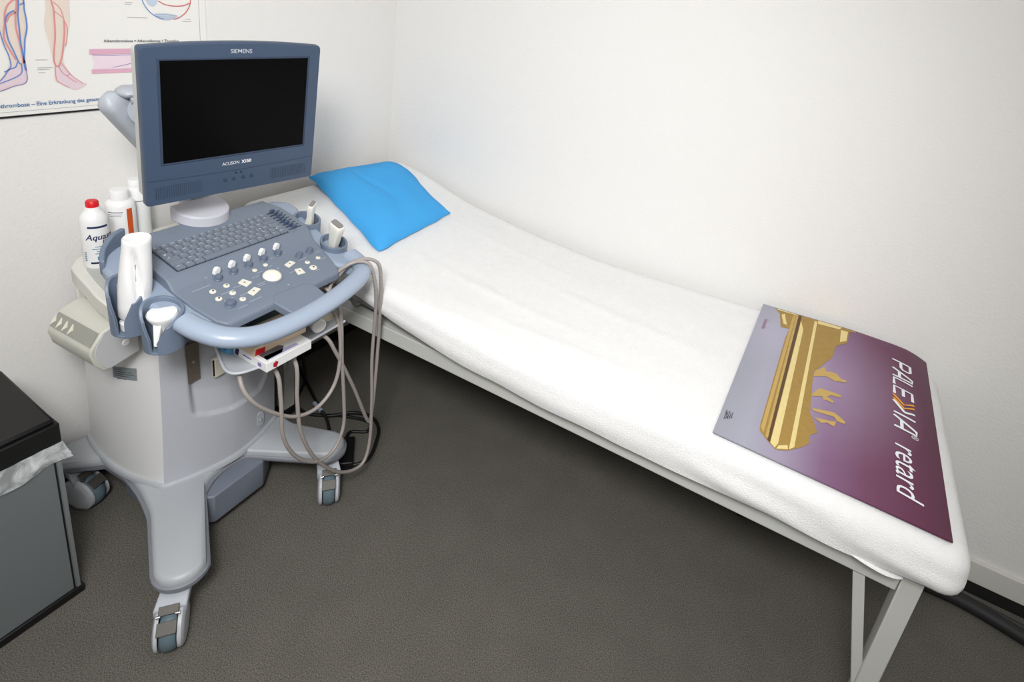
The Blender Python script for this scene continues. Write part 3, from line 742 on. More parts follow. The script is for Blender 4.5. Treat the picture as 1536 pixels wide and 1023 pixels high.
# --- shelf at the left rear
SH = [(-.03, -.178), (-.09, -.170), (-.15, -.156), (-.21, -.143), (-.255, -.132), (-.29, -.105), (-.315, -.06), (-.33, 0), (-.335, .20), (-.06, .20), (-.06, -.06)]
bm = NB(); prism(bm, SH, .700, .7405, mw); sh = obj('bottle_shelf', bm, M_shelf, US, bevel=.004)
bm = NB(); prism(bm, [(-.04, -.150), (-.10, -.148), (-.16, -.134), (-.22, -.118), (-.255, -.10), (-.285, -.06), (-.305, 0), (-.31, .19), (-.07, .19), (-.07, -.06)], .7405, .7425, mw); obj('shelf_mat', bm, M_shelft, sh)
bm = NB(); box(bm, (-.258, -.118, .66), (.012, .016, .085), mw); obj('shelf_post', bm, M_shelf, sh, bevel=.002)

# --- console surround with handle loop
SUR = [(-.072, -.125), (-.052, -.165), (-.02, -.190), (.03, -.198), (.10, -.192), (.17, -.186), (.225, -.175), (.252, -.160), (.262, -.142), (.22, -.12), (.20, 0), (.20, .16), (.225, .195), (.262, .222), (.285, .250), (.262, .266), (.215, .262), (.15, .262), (.09, .268), (.03, .276), (-.01, .292), (-.045, .290), (-.066, .255), (-.068, .10)]
sz = lambda u, v: .846 - .25*u
bm = NB(); prism(bm, SUR, lambda u, v: sz(u, v)-.030, sz, mw)
con = obj('console_frame', bm, M_sur, US, bevel=.009, bseg=3)
HZ = [(.205, -.172, .795), (.243, -.166, .787), (.290, -.143, .776), (.322, -.092, .768), (.334, -.008, .766), (.329, .093, .768), (.312, .182, .773), (.292, .226, .778), (.262, .246, .782), (.225, .252, .790)]
bm = NB(); tube(bm, [mw(*p) for p in HZ], .0235, 20, 8, flat=.85); obj('handle', bm, mat('handle_blue', (156, 169, 188), .28, noise_amt=.01), US)
# raised lip at the rear left
bm = NB()
LP = [(-.074, -.118), (-.062, -.148), (-.045, -.174), (-.018, -.193)]
a = catmull([(p[0], p[1], 0) for p in LP], 5)
loft(bm, [[mw(p.x, p.y, sz(p.x, 0)-.02), mw(p.x, p.y, sz(p.x, 0)+.034*min(1, .35+i*.06)), mw(p.x+.008, p.y+.006, sz(p.x, 0)+.034*min(1, .35+i*.06)), mw(p.x+.008, p.y+.006, sz(p.x, 0)-.02)] for i, p in enumerate(a[::-1])])
obj('side_lip', bm, M_hold, US, smooth=50, bevel=.003)
# --- control deck
DK = []
for u, z in ((-.045, zU(-.045)), (.0, zU(0)), (.05, zU(.05)), (.103, zU(.103)), (.112, zU(.112)-.003), (.124, zL(.124)+.003), (.132, zL(.132)), (.19, zL(.19)), (.245, zL(.245)), (.262, zL(.262)), (.266, zL(.266)-.004)):
    vl = interp(u, [(-.05, -.135), (.12, -.142), (.235, -.139), (.262, -.122), (.27, -.11)])
    vr = interp(u, [(-.05, .205), (-.03, .222), (.03, .236), (.12, .222), (.24, .190), (.262, .176), (.27, .17)])
    DK.append((u, z, vl, vr))
bm = NB()
loft(bm, [[mw(u, vl, z), mw(u, vr, z), mw(u, vr, z-(.030 if u < .2 else .017)), mw(u, vl, z-(.030 if u < .2 else .017))] for u, z, vl, vr in DK])
deck = obj('control_deck', bm, M_deck, US, bevel=.004, bseg=3)
bm = NB(); prism(bm, [(.262, -.014), (.318, -.006), (.318, .092), (.268, .096), (.250, .08), (.245, 0)], lambda u, v: zL(u)-.020, lambda u, v: zL(u)+.0008, mw); obj('palm_rest', bm, M_deck, US, bevel=.003)
# dark teal slab added as painted shade below the deck front
bm = NB(); prism(bm, [(.05, -.125), (.250, -.118), (.250, .165), (.05, .19)], lambda u, v: zL(u)-.034, lambda u, v: zL(u)-.019, mw); obj('deck_under_shade', bm, mat('under_shade_teal', (52, 62, 72), .5, noise_amt=.02), US, bevel=.003)
# --- keyboard: well plate and keys
kbf = lambda e: (lambda u, v: mw(u, v, zU(u)+e))
bm = NB(); flatpoly(bm, [(.009, -.112), (.099, -.112), (.099, .170), (.009, .170)], kbf(.0006)); kb = obj('keyboard', bm, M_gap, US, smooth=0)
def key(u0, u1, v0, v1, m=M_key, h=.0055):
    bm = NB(); g = .0012
    b = [(u0+g, v0+g), (u1-g, v0+g), (u1-g, v1-g), (u0+g, v1-g)]; t = [(u0+1.9*g, v0+1.9*g), (u1-2.1*g, v0+1.9*g), (u1-2.1*g, v1-1.9*g), (u0+1.9*g, v1-1.9*g)]
    loft(bm, [[kbf(.0006)(*p) for p in b], [kbf(h*.6)(*p) for p in b], [kbf(h)(*p) for p in t]]); obj('key', bm, m, kb, smooth=0)
rows = [(.0105, .0235), (.0235, .0385), (.0385, .0535), (.0535, .0685), (.0685, .0835), (.0835, .0975)]
KP = NB()
for r_, (u0, u1) in enumerate(rows):
    if r_ == 0: xs = [(-.110 + .0173*k, -.110 + .0173*(k+1)) for k in range(16)]
    elif r_ == 5: xs = [(-.110, -.090), (-.090, -.070), (-.070, -.048), (-.048, .062), (.062, .084), (.084, .104), (.104, .126), (.126, .147), (.147, .168)]
    else:
        first = (.018, .024, .029, .036)[r_-1]; xs = [(-.110, -.110+first)]; x = -.110 + first
        while x + .0185 < .150: xs.append((x, x+.0185)); x += .0185
        xs.append((x, .168))
    for a, b in xs:
        key(u0, u1, a, b)
        if b-a < .03: ribbon(KP, [(u0+.005, a+.0045), (u0+.005, a+.0085+.002*((r_*7+int(a*900)) % 3))], .0022, kbf(.0060))
obj('key_legends', KP, mat('legend_pale', (170, 178, 188), .6, noise_amt=.01), kb, smooth=0)
bm = NB()
for u, v in ((.016, -.104), (.047, -.103), (.056, -.100), (.071, .115), (.060, .118), (.078, .150)): lathe(bm, [(0, 0), (.0012, 0), (.0012, .0006), (0, .0006)], mw(u, v, zU(u)+.0062), NU, 8)
obj('key_light', bm, M_inkw, kb)
# TGC sliders
for k in range(8):
    u = .012 + .0112*k
    bm = NB(); box(bm, (u, .196, zU(u)+.0008), (.003, .038, .001), mw); sl = obj('slider', bm, M_gap, US)
    bm = NB(); q = mw(u+.002, .190+.003*math.sin(k), zU(u)+.006); obox(bm, q, FV*.006, TU*.0030, NU*.006); obj('slider_cap', bm, mat('slider_navy', (76, 90, 114), .45, noise_amt=.02), sl, bevel=.0015)
# knobs
def knob(u, v, r=.0085, h=.014, paddle=False):
    bm = NB(); q = mw(u, v, zL(u))
    lathe(bm, [(r*1.08, 0), (r*1.08, h*.15), (r*.92, h*.25), (r*.88, h*.8), (r*.7, h*.97), (0, h)], q, NU, 20); kn = obj('knob', bm, mat('knob_blue', (98, 109, 128), .42, noise_amt=.02), US)
    if paddle:
        bm = NB(); c = mw(u-.011, v+.002, zL(u-.011)); pts = []
        prof = [(-.006, .008), (.005, .006), (.006, .016), (.004, .025), (-.002, .027), (-.006, .020)]
        loft(bm, [[c + FV*(a+.001*s) + NU*b + TU*(s*.0035) for a, b in prof] for s in (-1, 1)]); obj('toggle', bm, M_white, kn, smooth=0, bevel=.0004, label='white toggle')
for u, v in ((.141, -.052), (.139, -.014), (.137, .025), (.136, .065), (.136, .105)): knob(u, v, .0082, .013, True)
for u, v in ((.168, .139), (.167, .172)): knob(u, v, .0080, .014)
knob(.221, -.084, .0105, .013)
# trackball
bm = NB(); lathe(bm, [(.0245, 0), (.0235, .0018), (.021, .0022), (.0205, .001)], mw(.194, .041, zL(.194)+.0003), NU, 36, caps=False); tb = obj('trackball', bm, M_deck, US)
bm = NB(); R0 = .0205
lathe(bm, [(R0*math.cos(a)*1.0, .012*math.sin(a)) for a in [PI/2*k/10 for k in range(11)]], mw(.194, .041, zL(.194)+.001), NU, 32); obj('ball', bm, mat('ball_cream', (240, 236, 220), .3, noise_amt=.01), tb, label='cream ball')
# buttons
def rbtn(u, v, r, dot=None, m=M_btn):
    bm = NB(); lathe(bm, [(r, 0), (r, .0018), (r*.8, .0026), (0, .0026)], mw(u, v, zL(u)), NU, 18); b = obj('button', bm, m, US)
    if dot:
        bm = NB(); lathe(bm, [(dot, 0), (dot, .0004), (0, .0004)], mw(u, v+.001, zL(u)+.0026), NU, 10); obj('button_mark', bm, M_black if dot > .0018 else M_mark, b)
rbtn(.121, -.069, .0065, .0012, mat('button_faint', (140, 146, 156), .5, noise_amt=.01))
for u, v, r, d in ((.169, -.085, .0066, .002), (.168, -.053, .0064, .002), (.194, -.09, .0066, .002), (.194, -.058, .0066, .0014), (.221, -.055, .0064, .0016), (.157, .025, .0054, None), (.154, .056, .0052, None), (.197, .139, .0060, .0016), (.197, .172, .0056, .0016), (.220, .136, .0088, .0024)): rbtn(u, v, r, d)
def sbtn(u, v, w, h, ang):
    bm = NB(); a = math.radians(ang); d1 = TU*math.cos(a) + FV*math.sin(a); d2 = -TU*math.sin(a) + FV*math.cos(a)
    q = mw(u, v, zL(u))
    b4 = [q - d1*h*.85 - d2*w*.85, q + d1*h - d2*w, q + d1*h + d2*w, q - d1*h*.85 + d2*w*.85]
    loft(bm, [b4, [p + NU*.0025 for p in b4]]); b = obj('button', bm, M_btn, US, bevel=.0008)
    bm = NB(); lathe(bm, [(.0022, 0), (.0022, .0003), (0, .0003)], q + NU*.0026, NU, 8); obj('button_mark', bm, M_mark, b)
sbtn(.180, -.019, .010, .012, 20); sbtn(.213, -.022, .014, .0085, 18); sbtn(.180, .101, .013, .0080, 14); sbtn(.213, .101, .0095, .0115, -14)
# printed legends on the deck
bm = NB(); df = lambda u, v: mw(u, v, zL(u)+.0005)
for u, v, w in ((.148, -.115, .04), (.186, -.078, .03), (.182, -.046, .022), (.206, -.086, .02), (.210, -.052, .026), (.236, -.05, .03), (.240, -.078, .02), (.176, .003, .018), (.200, -.003, .022), (.206, -.004, .018), (.168, .022, .016), (.163, .056, .012), (.181, .128, .022), (.206, .078, .016), (.178, .182, .016), (.205, .172, .018), (.232, .134, .012), (.140, .118, .006), (.141, .080, .007)):
    ribbon(bm, [(u, v), (u, v+w)], .0012, df)
obj('deck_print', bm, mat('print_pale', (176, 184, 196), .6, noise_amt=.01), US, smooth=0)
bm = NB()
for u, v in ((.236, .05), (.178, .07), (.125, .14), (.137, .02)):
    bm = NB(); lathe(bm, [(.0028, 0), (.0028, .0004), (0, .0004)], mw(u, v, zL(u)), NU, 10); obj('indicator', bm, mat('indicator_grey', (148, 158, 172), .5, noise_amt=.01), US)
# --- holders
def cup(u, v, zt, h, r, slot=None, gap=38, m=M_hold):
    bm = NB(); c = mw(u, v, 0); th = .006
    N, H = 48, 14
    def wall(rad, hh, k):
        if slot is None: a = 2*PI*k/N
        else:
            f = max(0, (hh-.38)/.62); g_ = gap + 22*f*f*(3-2*f) + 3*f**4
            a = math.radians(slot + g_ + (360-2*g_)*k/N)
        d = md(math.cos(a), math.sin(a)); q = min(k, N-k)/N; zz = zt - h + h*hh - .25*(math.cos(a)*r)*hh - (0 if slot is None else .020*math.exp(-(q/.10)**2)*hh)
        return c + d*rad*(.95 + .05*hh) + V((0, 0, zz))
    def section(k):
        out = [wall(r, j/H, k) for j in range(H+1)] + [wall(r-th, j/H, k) for j in range(H, -1, -1)]
        return out
    rings = [section(k) for k in range(N+1)]
    if slot is None: loft(bm, rings[:-1] + [rings[0]], caps=False)
    else: loft(bm, rings, caps=True)
    lathe(bm, [(r*.94, zt-h), (r*.94, zt-h+.005), (.012, zt-h+.005), (.012, zt-h), (r*.94, zt-h)], c, (0, 0, 1), 28, caps=False)
    return obj('probe_holder', bm, m, US, smooth=45, bevel=.0012)
cup(.072, -.192, .843, .108, .0375, -62, 12)
cup(.160, -.184, .816, .090, .0375, -62, 11)
cup(.060, .262, .846, .060, .0345)
cup(.173, .247, .818, .060, .0345)
# --- lower tray
TR = [(.03, -.06), (.12, -.058), (.160, -.074), (.200, -.094), (.232, -.106), (.254, -.102), (.268, -.080), (.280, -.03), (.284, .08), (.284, .180), (.03, .180)]
bm = NB(); prism(bm, TR, .640, .645, mw); tr = obj('lower_tray', bm, M_base, US, bevel=.0015)
bm = NB(); tube(bm, [mw(u, v, .646) for u, v in TR[:-1]], .0035, 10, 5); obj('tray_rim', bm, M_front, tr)
bm = NB(); box(bm, (.05, .04, .675), (.04, .20, .06), mw); obj('tray_bracket', bm, M_base2, US, bevel=.004)

# --- monitor
M_lets = mat('ink_silver', (190, 196, 206), .5, noise_amt=.01)
MC = V((.464, -.964, 1.188)); n_ = V((.97848692, -.15507717, -.13606771)); r_ = V((.15987551, .98682036, .02500801)); u_ = V((.13039622, -.0462239, .99038385))
mm = lambda x, y, d=0.: MC + r_*x + u_*y + n_*d
def mon_outline(x0, x1, y0, y1, rad, arch, n=5):
    pts = []
    for sx, sy, a0 in ((x1-rad, y1-rad, 0), (x0+rad, y1-rad, 90), (x0+rad, y0+rad, 180), (x1-rad, y0+rad, 270)):
        for k in range(n+1):
            a = math.radians(a0+90*k/n); pts.append([sx+rad*math.cos(a), sy+rad*math.sin(a)])
        if a0 == 0:
            for k in range(1, 12): pts.append([x1-rad+(x0-x1+2*rad)*k/12, y1])
    xm = (x0+x1)/2; hw = (x1-x0)/2
    for p in pts:
        if p[1] > 0: p[1] += arch*(1-((p[0]-xm)/hw)**2)
        else: p[1] -= .004*(1-((p[0]-xm)/hw)**2)
    return pts
OUT = mon_outline(-.184, .182, -.211, .1395, .006, .009)
bm = NB()
sc_ = lambda P, k: [(p[0]*k, -.033+(p[1]+.033)*k) for p in P]
loft(bm, [[mm(*p, -.019) for p in sc_(OUT, .985)], [mm(*p, -.016) for p in OUT], [mm(*p, -.004) for p in OUT], [mm(*p, .001) for p in sc_(OUT, .988)]])
# front face with screen opening: bridge from outer ring to rectangle
inner = []
cx_, cy_ = 0, 0
for p in sc_(OUT, .988):
    # project outwards ring vertices on the screen rectangle by clamping
    x, y = max(-.1515, min(.1515, p[0]*.86)), p[1]
    y = max(-.1135, min(.1135, y))
    inner.append((x, y))
monitor = obj('monitor', bm, M_mon, US, smooth=45, label='navy blue flat monitor')
bm = NB(); prism(bm, rpoly(.358, .334, .012), -.048, -.018, lambda x, y, d: mm(x-.002, y-.0345, d)); obj('back_shell', bm, mat('shell_grey', (196, 197, 194), .5, noise_amt=.01), monitor, bevel=.005)
def mrect(x0, x1, y0, y1, d): return [mm(x0, y0, d), mm(x1, y0, d), mm(x1, y1, d), mm(x0, y1, d)]
bm = NB(); R1 = mrect(-.1535, .1535, -.1155, .1155, .0022); R2 = mrect(-.1505, .1505, -.1125, .1125, .0014); R0_ = mrect(-.156, .156, -.118, .118, .0008)
loft(bm, [R0_, R1, R2], caps=False); obj('bezel_lip', bm, M_mond, monitor, smooth=0)
bm = NB(); loft(bm, [mrect(-.1505, .1505, -.1125, .1125, -.001), mrect(-.1505, .1505, -.1125, .1125, .0015)]); obj('screen', bm, M_scr, monitor, smooth=0, label='switched-off black screen')
mt = lambda x0, y0: (lambda x, y: mm(x0+x, y0+y, .0018))
bm = text_bm('SIEMENS', .0125, mt(.001, .1265), 'CENTER', bold=.0001, sx=.95); obj('monitor_lettering', bm, M_lets, monitor, smooth=0)
bm = text_bm('ACUSON', .0112, mt(-.0365, -.1385), 'LEFT', sx=.80); obj('monitor_lettering', bm, M_inkw, monitor, smooth=0)
bm = text_bm('X150', .0112, mt(.0055, -.1385), 'LEFT', bold=.0004, sx=.85); obj('monitor_lettering', bm, M_inkw, monitor, smooth=0)
bm = NB(); ribbon(bm, [(-.180, -.150), (-.09, -.1535), (0, -.155), (.09, -.1535), (.177, -.150)], .0012, lambda x, y: mm(x, y, .0015)); obj('seam', bm, M_mond, monitor, smooth=0)
for x0, x1 in ((-.166, -.080), (.074, .160)):
    bm = NB(); n = 22
    for k in range(n):
        x = x0 + (x1-x0)*k/(n-1); ribbon(bm, [(x, -.166), (x, -.196)], .0013, lambda a, b: mm(a, b, .0015))
    obj('speaker_grille', bm, M_mond, monitor, smooth=0)
for x in (-.030, -.011, .010, .029):
    bm = NB(); lathe(bm, [(.0042, 0), (.0042, .0012), (.003, .0018), (0, .0018)], mm(x, -.176, .001), n_, 16); obj('monitor_button', bm, M_mond, monitor)
for x in (-.006, .005):
    bm = NB(); lathe(bm, [(.0018, 0), (.0018, .0008), (0, .0008)], mm(x, -.162, .001), n_, 10); obj('indicator', bm, M_black, monitor)
# --- monitor arm
ELB = mw(-.052, -.118, 1.183)
bm = NB(); PV = mw(-.115, .085, .905)
t = (PV-ELB).normalized(); w = V((0, 0, 1)).cross(t).normalized(); up2 = t.cross(w)
prof = rpoly(.052, .040, .014)
def armring(p, k): return [p + up2*(a*k) + w*(b*k) for a, b in prof]
rings = [armring(ELB - t*.028*math.sin(a) , max(.25, math.cos(a))) for a in (PI/2*.95, PI/2*.75, PI/2*.5, PI/2*.25, 0)] + [armring(ELB.lerp(PV, k/8), 1-.05*k/8) for k in range(1, 9)]
loft(bm, rings); arm = obj('monitor_arm', bm, M_armg, US, smooth=50)
bm = NB(); obox(bm, ELB.lerp(PV, .38) + up2*(-.0275 if up2.z < 0 else .0275), t*.09, w*.010, up2*.002); obj('arm_groove', bm, M_armd, arm, bevel=.001)
bm = NB(); E2 = mw(.005, .03, 1.200); q = ELB + md(.012, .02, .016)
tube(bm, [q, q.lerp(E2, .5) + V((0, 0, .006)), E2], .024, 16, 4, flat=.75); lathe(bm, [(.026, -.02), (.026, .02)], mw(-.016, -.078, 1.172), md(.3, -.95), 20); obj('arm_bracket', bm, M_armg, arm)
bm = NB(); a_ = ELB + md(.004, .002, .026); b_ = ELB + md(.036, .085, .030); tube(bm, [a_, a_.lerp(b_, .08), a_.lerp(b_, .25), a_.lerp(b_, .6), b_], lambda t: .010 + .020*min(1, t*2.6), 18, 4, flat=.42); obj('arm_cover', bm, M_armg, arm)
# arm foot on the deck and column
bm = NB(); FT = []
ce = (-.034, .050)
ang = math.radians(20)
for k in range(25):
    a = math.radians(-90 + 180*k/24)
    x, y = .052*math.cos(a), .059*math.sin(a)
    FT.append((ce[0]-.022+ x*math.cos(0)+.0*y, ce[1] + y + .10*x))
FT += [(-.085, .104), (-.085, -.006)]
prism(bm, FT, lambda u, v: zU(max(u, -.05))-.004, lambda u, v: zU(u)+.025, mw)
obj('arm_base', bm, M_lilac, US, bevel=.004)
bm = NB(); tube(bm, [mw(-.12, .08, .69), mw(-.12, .08, .93)], .035, 20); obj('arm_column', bm, M_lilac, US)
bm = NB(); box(bm, (-.02, .04, .765), (.16, .18, .16), mw); obj('console_neck', bm, M_base2, US, bevel=.01)

# ------------------------------------------------------------------ thermal printer on the side
PR = empty('thermal_printer', mw(-.12, -.165, .58), 'cream thermal printer with arrow buttons mounted on the left side of the ultrasound machine', 'printer')
u0, u1 = -.200, -.045
prf = [(-.118, .690), (-.160, .686), (-.188, .676), (-.214, .640), (-.216, .630), (-.210, .600), (-.196, .578), (-.186, .574), (-.118, .588)]
bm = NB(); loft(bm, [[mw(u, v, z) for v, z in prf] for u in (u0, u1)]); obj('printer_case', bm, M_print, PR, bevel=.003)
bm = NB(); loft(bm, [[mw(u1+e, v, z) for v, z in ((-.120, .687), (-.162, .683), (-.186, .674), (-.204, .645), (-.207, .628), (-.201, .602), (-.190, .582), (-.182, .578), (-.120, .591))] for e in (0, .0018)]); pe = obj('end_plate', bm, M_printe, PR, bevel=.0008)
bm = NB(); lathe(bm, [(.0085, 0), (.007, .0015), (.003, .0016), (0, .0005)], mw(u1+.0018, -.146, .627), FU, 16); obj('screw', bm, M_white, pe)
bm = NB()
for k in range(6):
    for j in range(2): lathe(bm, [(.0012, 0), (.0012, .0004), (0, .0004)], mw(u1+.0019, -.160+.0065*k+.002*j, .664+.0012*k+.005*j), FU, 6)
obj('vent_holes', bm, M_black, pe)
d0, d1 = V((-.190, .6745)), V((-.2135, .6415))
pst = lambda e: (lambda u, k: mw(u, d0.x+(d1.x-d0.x)*k, d0.y+(d1.y-d0.y)*k) + md(0, -.814, .58)*e)
bm = NB(); flatpoly(bm, [(u0+.006, .06), (u1-.006, .06), (u1-.006, .9), (u0+.006, .9)], pst(.0012)); bs = obj('button_strip', bm, M_printd, PR, smooth=0)
for k in range(4):
    uu = -.188 + .021*k
    bm = NB(); tri = [(uu-.006, .25), (uu+.003, .55), (uu-.006, .85)]
    loft(bm, [[pst(.0014)(*p) for p in tri], [pst(.004)(*p) for p in tri]]); obj('arrow_button', bm, M_cream, bs)
bm = NB()
ptop = lambda u, v: mw(u, v, .6905 + (v+.118)*.095 + .0006)
for a, b, c, d in ((-.19, -.15, -.128, -.142), (-.09, -.07, -.128, -.146), (-.066, -.050, -.126, -.140)):
    for k in range(5):
        v = c + (d-c)*k/4; ribbon(bm, [(a, v), (b, v)], .0016, ptop)
obj('printed_notes', bm, M_mark, PR, smooth=0)

# ------------------------------------------------------------------ bottles
def bottle(name, u, v, prof, label, cat, group=None, capn=None, capprof=None, capm=M_white, z0=.7427, bm_m=M_white, sx=1., sy=1., ref=None):
    t = empty(name, mw(u, v, z0), label, cat, group)
    bm = NB(); lathe(bm, prof, mw(u, v, z0), (0, 0, 1), 32, sx, sy, ref); obj('bottle_body', bm, bm_m, t, smooth=50)
    if capprof:
        bm = NB(); lathe(bm, capprof, mw(u, v, z0), (0, 0, 1), 28); obj('cap', bm, capm, t, smooth=40, label=capn)
    return t
def cyl(u, v, z0, r, off=.0005):
    """wrap (angle metres, height) on a bottle; x=0 faces the camera"""
    c = mw(u, v, z0); a0 = math.atan2(-1.80-c.y, 1.68-c.x)
    def f(x, y):
        a = a0 + x/r; return c + V((math.cos(a)*(r+off), math.sin(a)*(r+off), y))
    return f
r1 = .0275
g1 = bottle('gel_bottle', -.228, -.088, [(r1*.92, 0), (r1, .004), (r1, .118), (r1*.94, .128), (r1*.72, .139), (r1*.56, .146), (r1*.52, .152)], 'white gel bottle with red cap and blue lettering on the machine shelf', 'bottle', 'bottles on the machine shelf', 'red cap', [(.0125, .152), (.0125, .164), (.010, .167), (0, .167)], M_red)
f1 = cyl(-.228, -.088, .7427, r1)
bm = NB()
for z in (.108, .016):
    for k in range(10): ribbon(bm, [(-.014+.0040*k, z), (-.014+.0040*(k+1), z)], .005, f1)
bt = g1.children[0] if False else None
obj('label_band', bm, M_navy, g1, smooth=0)
bm = text_bm('Aquasonic', .020, lambda x, y: f1(-.0195+x*.92, .076+y), shear=.25, bold=.0004); obj('label_lettering', bm, M_navy, g1, smooth=0)
bm = text_bm('100', .011, lambda x, y: f1(.010+x*.9, .066+y), shear=.25, bold=.0006); obj('label_lettering', bm, M_navy, g1, smooth=0)
bm = NB()
for k, (a, b) in enumerate(((-.003, .03), (-.009, .03), (-.001, .03), (-.004, .024))):
    n = 6
    for j in range(n): ribbon(bm, [(a+(b-a)*j/n, .058-.006*k), (a+(b-a)*(j+1)/n, .058-.006*k)], .0016, f1)
bm2 = text_bm('PARKER', .012, lambda x, y: f1(-.001+x*.9, .024+y), bold=.0004)
me_ = bpy.data.meshes.new('t'); bm2.to_mesh(me_); bm2.free(); bm.from_mesh(me_); bpy.data.meshes.remove(me_)
for j in range(5): ribbon(bm, [(-.026, .022+.005*j), (-.0215, .022+.005*j)], .0028, f1)
obj('label_print', bm, M_teali, g1, smooth=0)
r2 = .031
g2 = bottle('disinfectant_bottle', -.285, .000, [(r2*.94, 0), (r2, .004), (r2, .116), (r2*.88, .126), (r2*.6, .131)], 'white bottle with ribbed white cap and orange label edge on the machine shelf', 'bottle', 'bottles on the machine shelf', 'white ribbed cap', [(.0195, .131), (.0195, .153), (.018, .156), (0, .156)], M_white)
f2 = cyl(-.285, .0, .7427, r2)
bm = NB()
for j in range(8): ribbon(bm, [(.0125+.0016*j, .022), (.0125+.0016*j, .112)], .0017, f2)
obj('label_stripe', bm, M_orange, g2, smooth=0)
bm = NB()
for z, w, a, b in ((.104, .002, -.028, .004), (.098, .001, -.028, .002), (.094, .001, -.026, .0), (.028, .0016, -.028, .010)):
    for j in range(8): ribbon(bm, [(a+(b-a)*j/8, z), (a+(b-a)*(j+1)/8, z)], w, f2)
obj('label_print', bm, M_ink, g2, smooth=0)
r3 = .027
g3 = bottle('spray_bottle', -.315, .056, [(r3*.94, 0), (r3, .004), (r3, .098), (r3*.93, .115), (r3*.70, .134), (r3*.62, .142)], 'white bottle half hidden behind the monitor corner on the machine shelf', 'bottle', 'bottles on the machine shelf', None, [(.0165, .142), (.0165, .160), (.015, .162), (0, .162)], M_white)
f3 = cyl(-.315, .056, .7427, r3)
bm = NB()
for j in range(10): ribbon(bm, [(-.02+.004*j, .108), (-.02+.004*(j+1), .108)], .0022, f3)
obj('label_print', bm, M_mark, g3, smooth=0)
bm = NB()
for j in range(8): ribbon(bm, [(-.018+.002*j, .02), (-.018+.002*j, .10)], .0021, f3)
obj('label_panel', bm, mat('label_beige', (230, 216, 200), .5, noise_amt=.01), g3, smooth=0)
# green paper towel
bm = NB(); N = 14; rows_ = []
for i in range(N+1):
    row = []
    for j in range(N+1):
        s, t = i/N, j/N
        u, v = -.225 + .10*s, .055 + .115*t
        z = .752 + .050*math.sin(PI*(.15+.7*s))*(.6+.4*math.sin(PI*t)) + .006*noise.noise(V((s*4, t*4, 2)))
        row.append(mw(u, v, z))
    rows_.append(row)
loft(bm, rows_, caps=False, closed=False)
o = obj('paper_towel', bm, M_green, smooth=60); tag(o, 'crumpled pale green paper towel behind the keyboard, under the monitor', 'towel')
sd = o.modifiers.new('s', 'SOLIDIFY'); sd.thickness = .002

# inverted gel bottle in the rear left holder
ib = empty('inverted_bottle', mw(.074, -.192, .742), 'plain white squeeze bottle standing upside down in the rear left holder', 'bottle')
bm = NB()
c = mw(.076, -.190, 0); tc_ = mw(.098, -.183, 0)
rings = []
def brng(z, rx, ry, dent=0.):
    f = (z-.76)/(.955-.76); o = c.lerp(tc_, max(0, f)); out = []
    for k in range(36):
        a = 2*PI*k/36; d = md(math.cos(a), math.sin(a)*1.0)
        k1 = math.exp(-((math.degrees(a)-(345-(z-.835)/.10*38))/13)**2)*dent*1.6
        out.append(o + md(math.cos(a)*(rx-k1), math.sin(a)*(ry-k1)) + V((0, 0, z)))
    return out
for z, rx, ry, dn in ((.756, .013, .013, 0), (.764, .020, .020, 0), (.775, .0262, .0262, 0), (.800, .0278, .0278, .0), (.815, .028, .028, .003), (.835, .0285, .0285, .009), (.855, .0280, .0280, .013), (.875, .0272, .0272, .014), (.895, .0262, .0262, .0125), (.915, .0250, .0250, .008), (.932, .0240, .0240, .002), (.944, .0240, .0240, 0), (.951, .0240, .0240, 0), (.9535, .0225, .0225, 0)): rings.append(brng(z, rx, ry, dn))
rings.append(brng(.9505, .0195, .0195)); rings.append(brng(.9485, .010, .010))
loft(bm, rings); obj('bottle_body', bm, M_white, ib, smooth=60)
bm = NB(); lathe(bm, [(0, 0), (.0225, 0), (.0232, .003), (.0232, .016), (.018, .020)], mw(.076, -.191, .742), (0, 0, 1), 20); obj('nozzle_cap', bm, M_white, ib)

# ------------------------------------------------------------------ transducers and their cables
def cab(pts): return [mw(u, v, z) for u, v, z in pts]
def probe_head(u, v, zt, tilt, length, wid, rot, name, label, cabpts):
    t = empty(name, mw(u, v, zt-.05), label, 'ultrasound probe', 'transducers in the holders')
    ax = md(*tilt).normalized(); a = math.radians(rot); w1 = md(math.cos(a), math.sin(a)); w1 = (w1 - ax*w1.dot(ax)).normalized(); w2 = ax.cross(w1)
    top = mw(u, v, zt)
    bm = NB(); rr = []
    for h, a_, b_ in ((-.085, .010, .009), (-.065, .013, .011), (-.04, length*.72, wid*.9), (-.022, length*.95, wid), (-.008, length, wid), (-.002, length*.96, wid*.92), (0, length*.90, wid*.80)):
        rr.append([top + ax*h + w1*(x*a_) + w2*(y*b_) for x, y in rpoly(2, 2, .55, 5)])
    loft(bm, rr); obj('probe_body', bm, mat('probe_ivory', (232, 230, 222), .4, noise_amt=.01), t, smooth=45)
    bm = NB(); P = rpoly(2, 2, .5, 5)
    loft(bm, [[top + ax*-.001 + w1*(x*length*.84) + w2*(y*wid*.70) for x, y in P], [top + ax*.003 + w1*(x*length*.80) + w2*(y*wid*.62) for x, y in P]]); obj('probe_lens', bm, mat('lens_grey', (132, 130, 128), .6, noise_amt=.02), t, smooth=45, label='grey rubber lens')
    bm = NB(); tube(bm, cabpts, .0048, 10, 8); obj('cable', bm, M_cable, t)
start = lambda u, v, zt: [mw(u, v, zt-.075), mw(u+.01, v, zt-.13)]
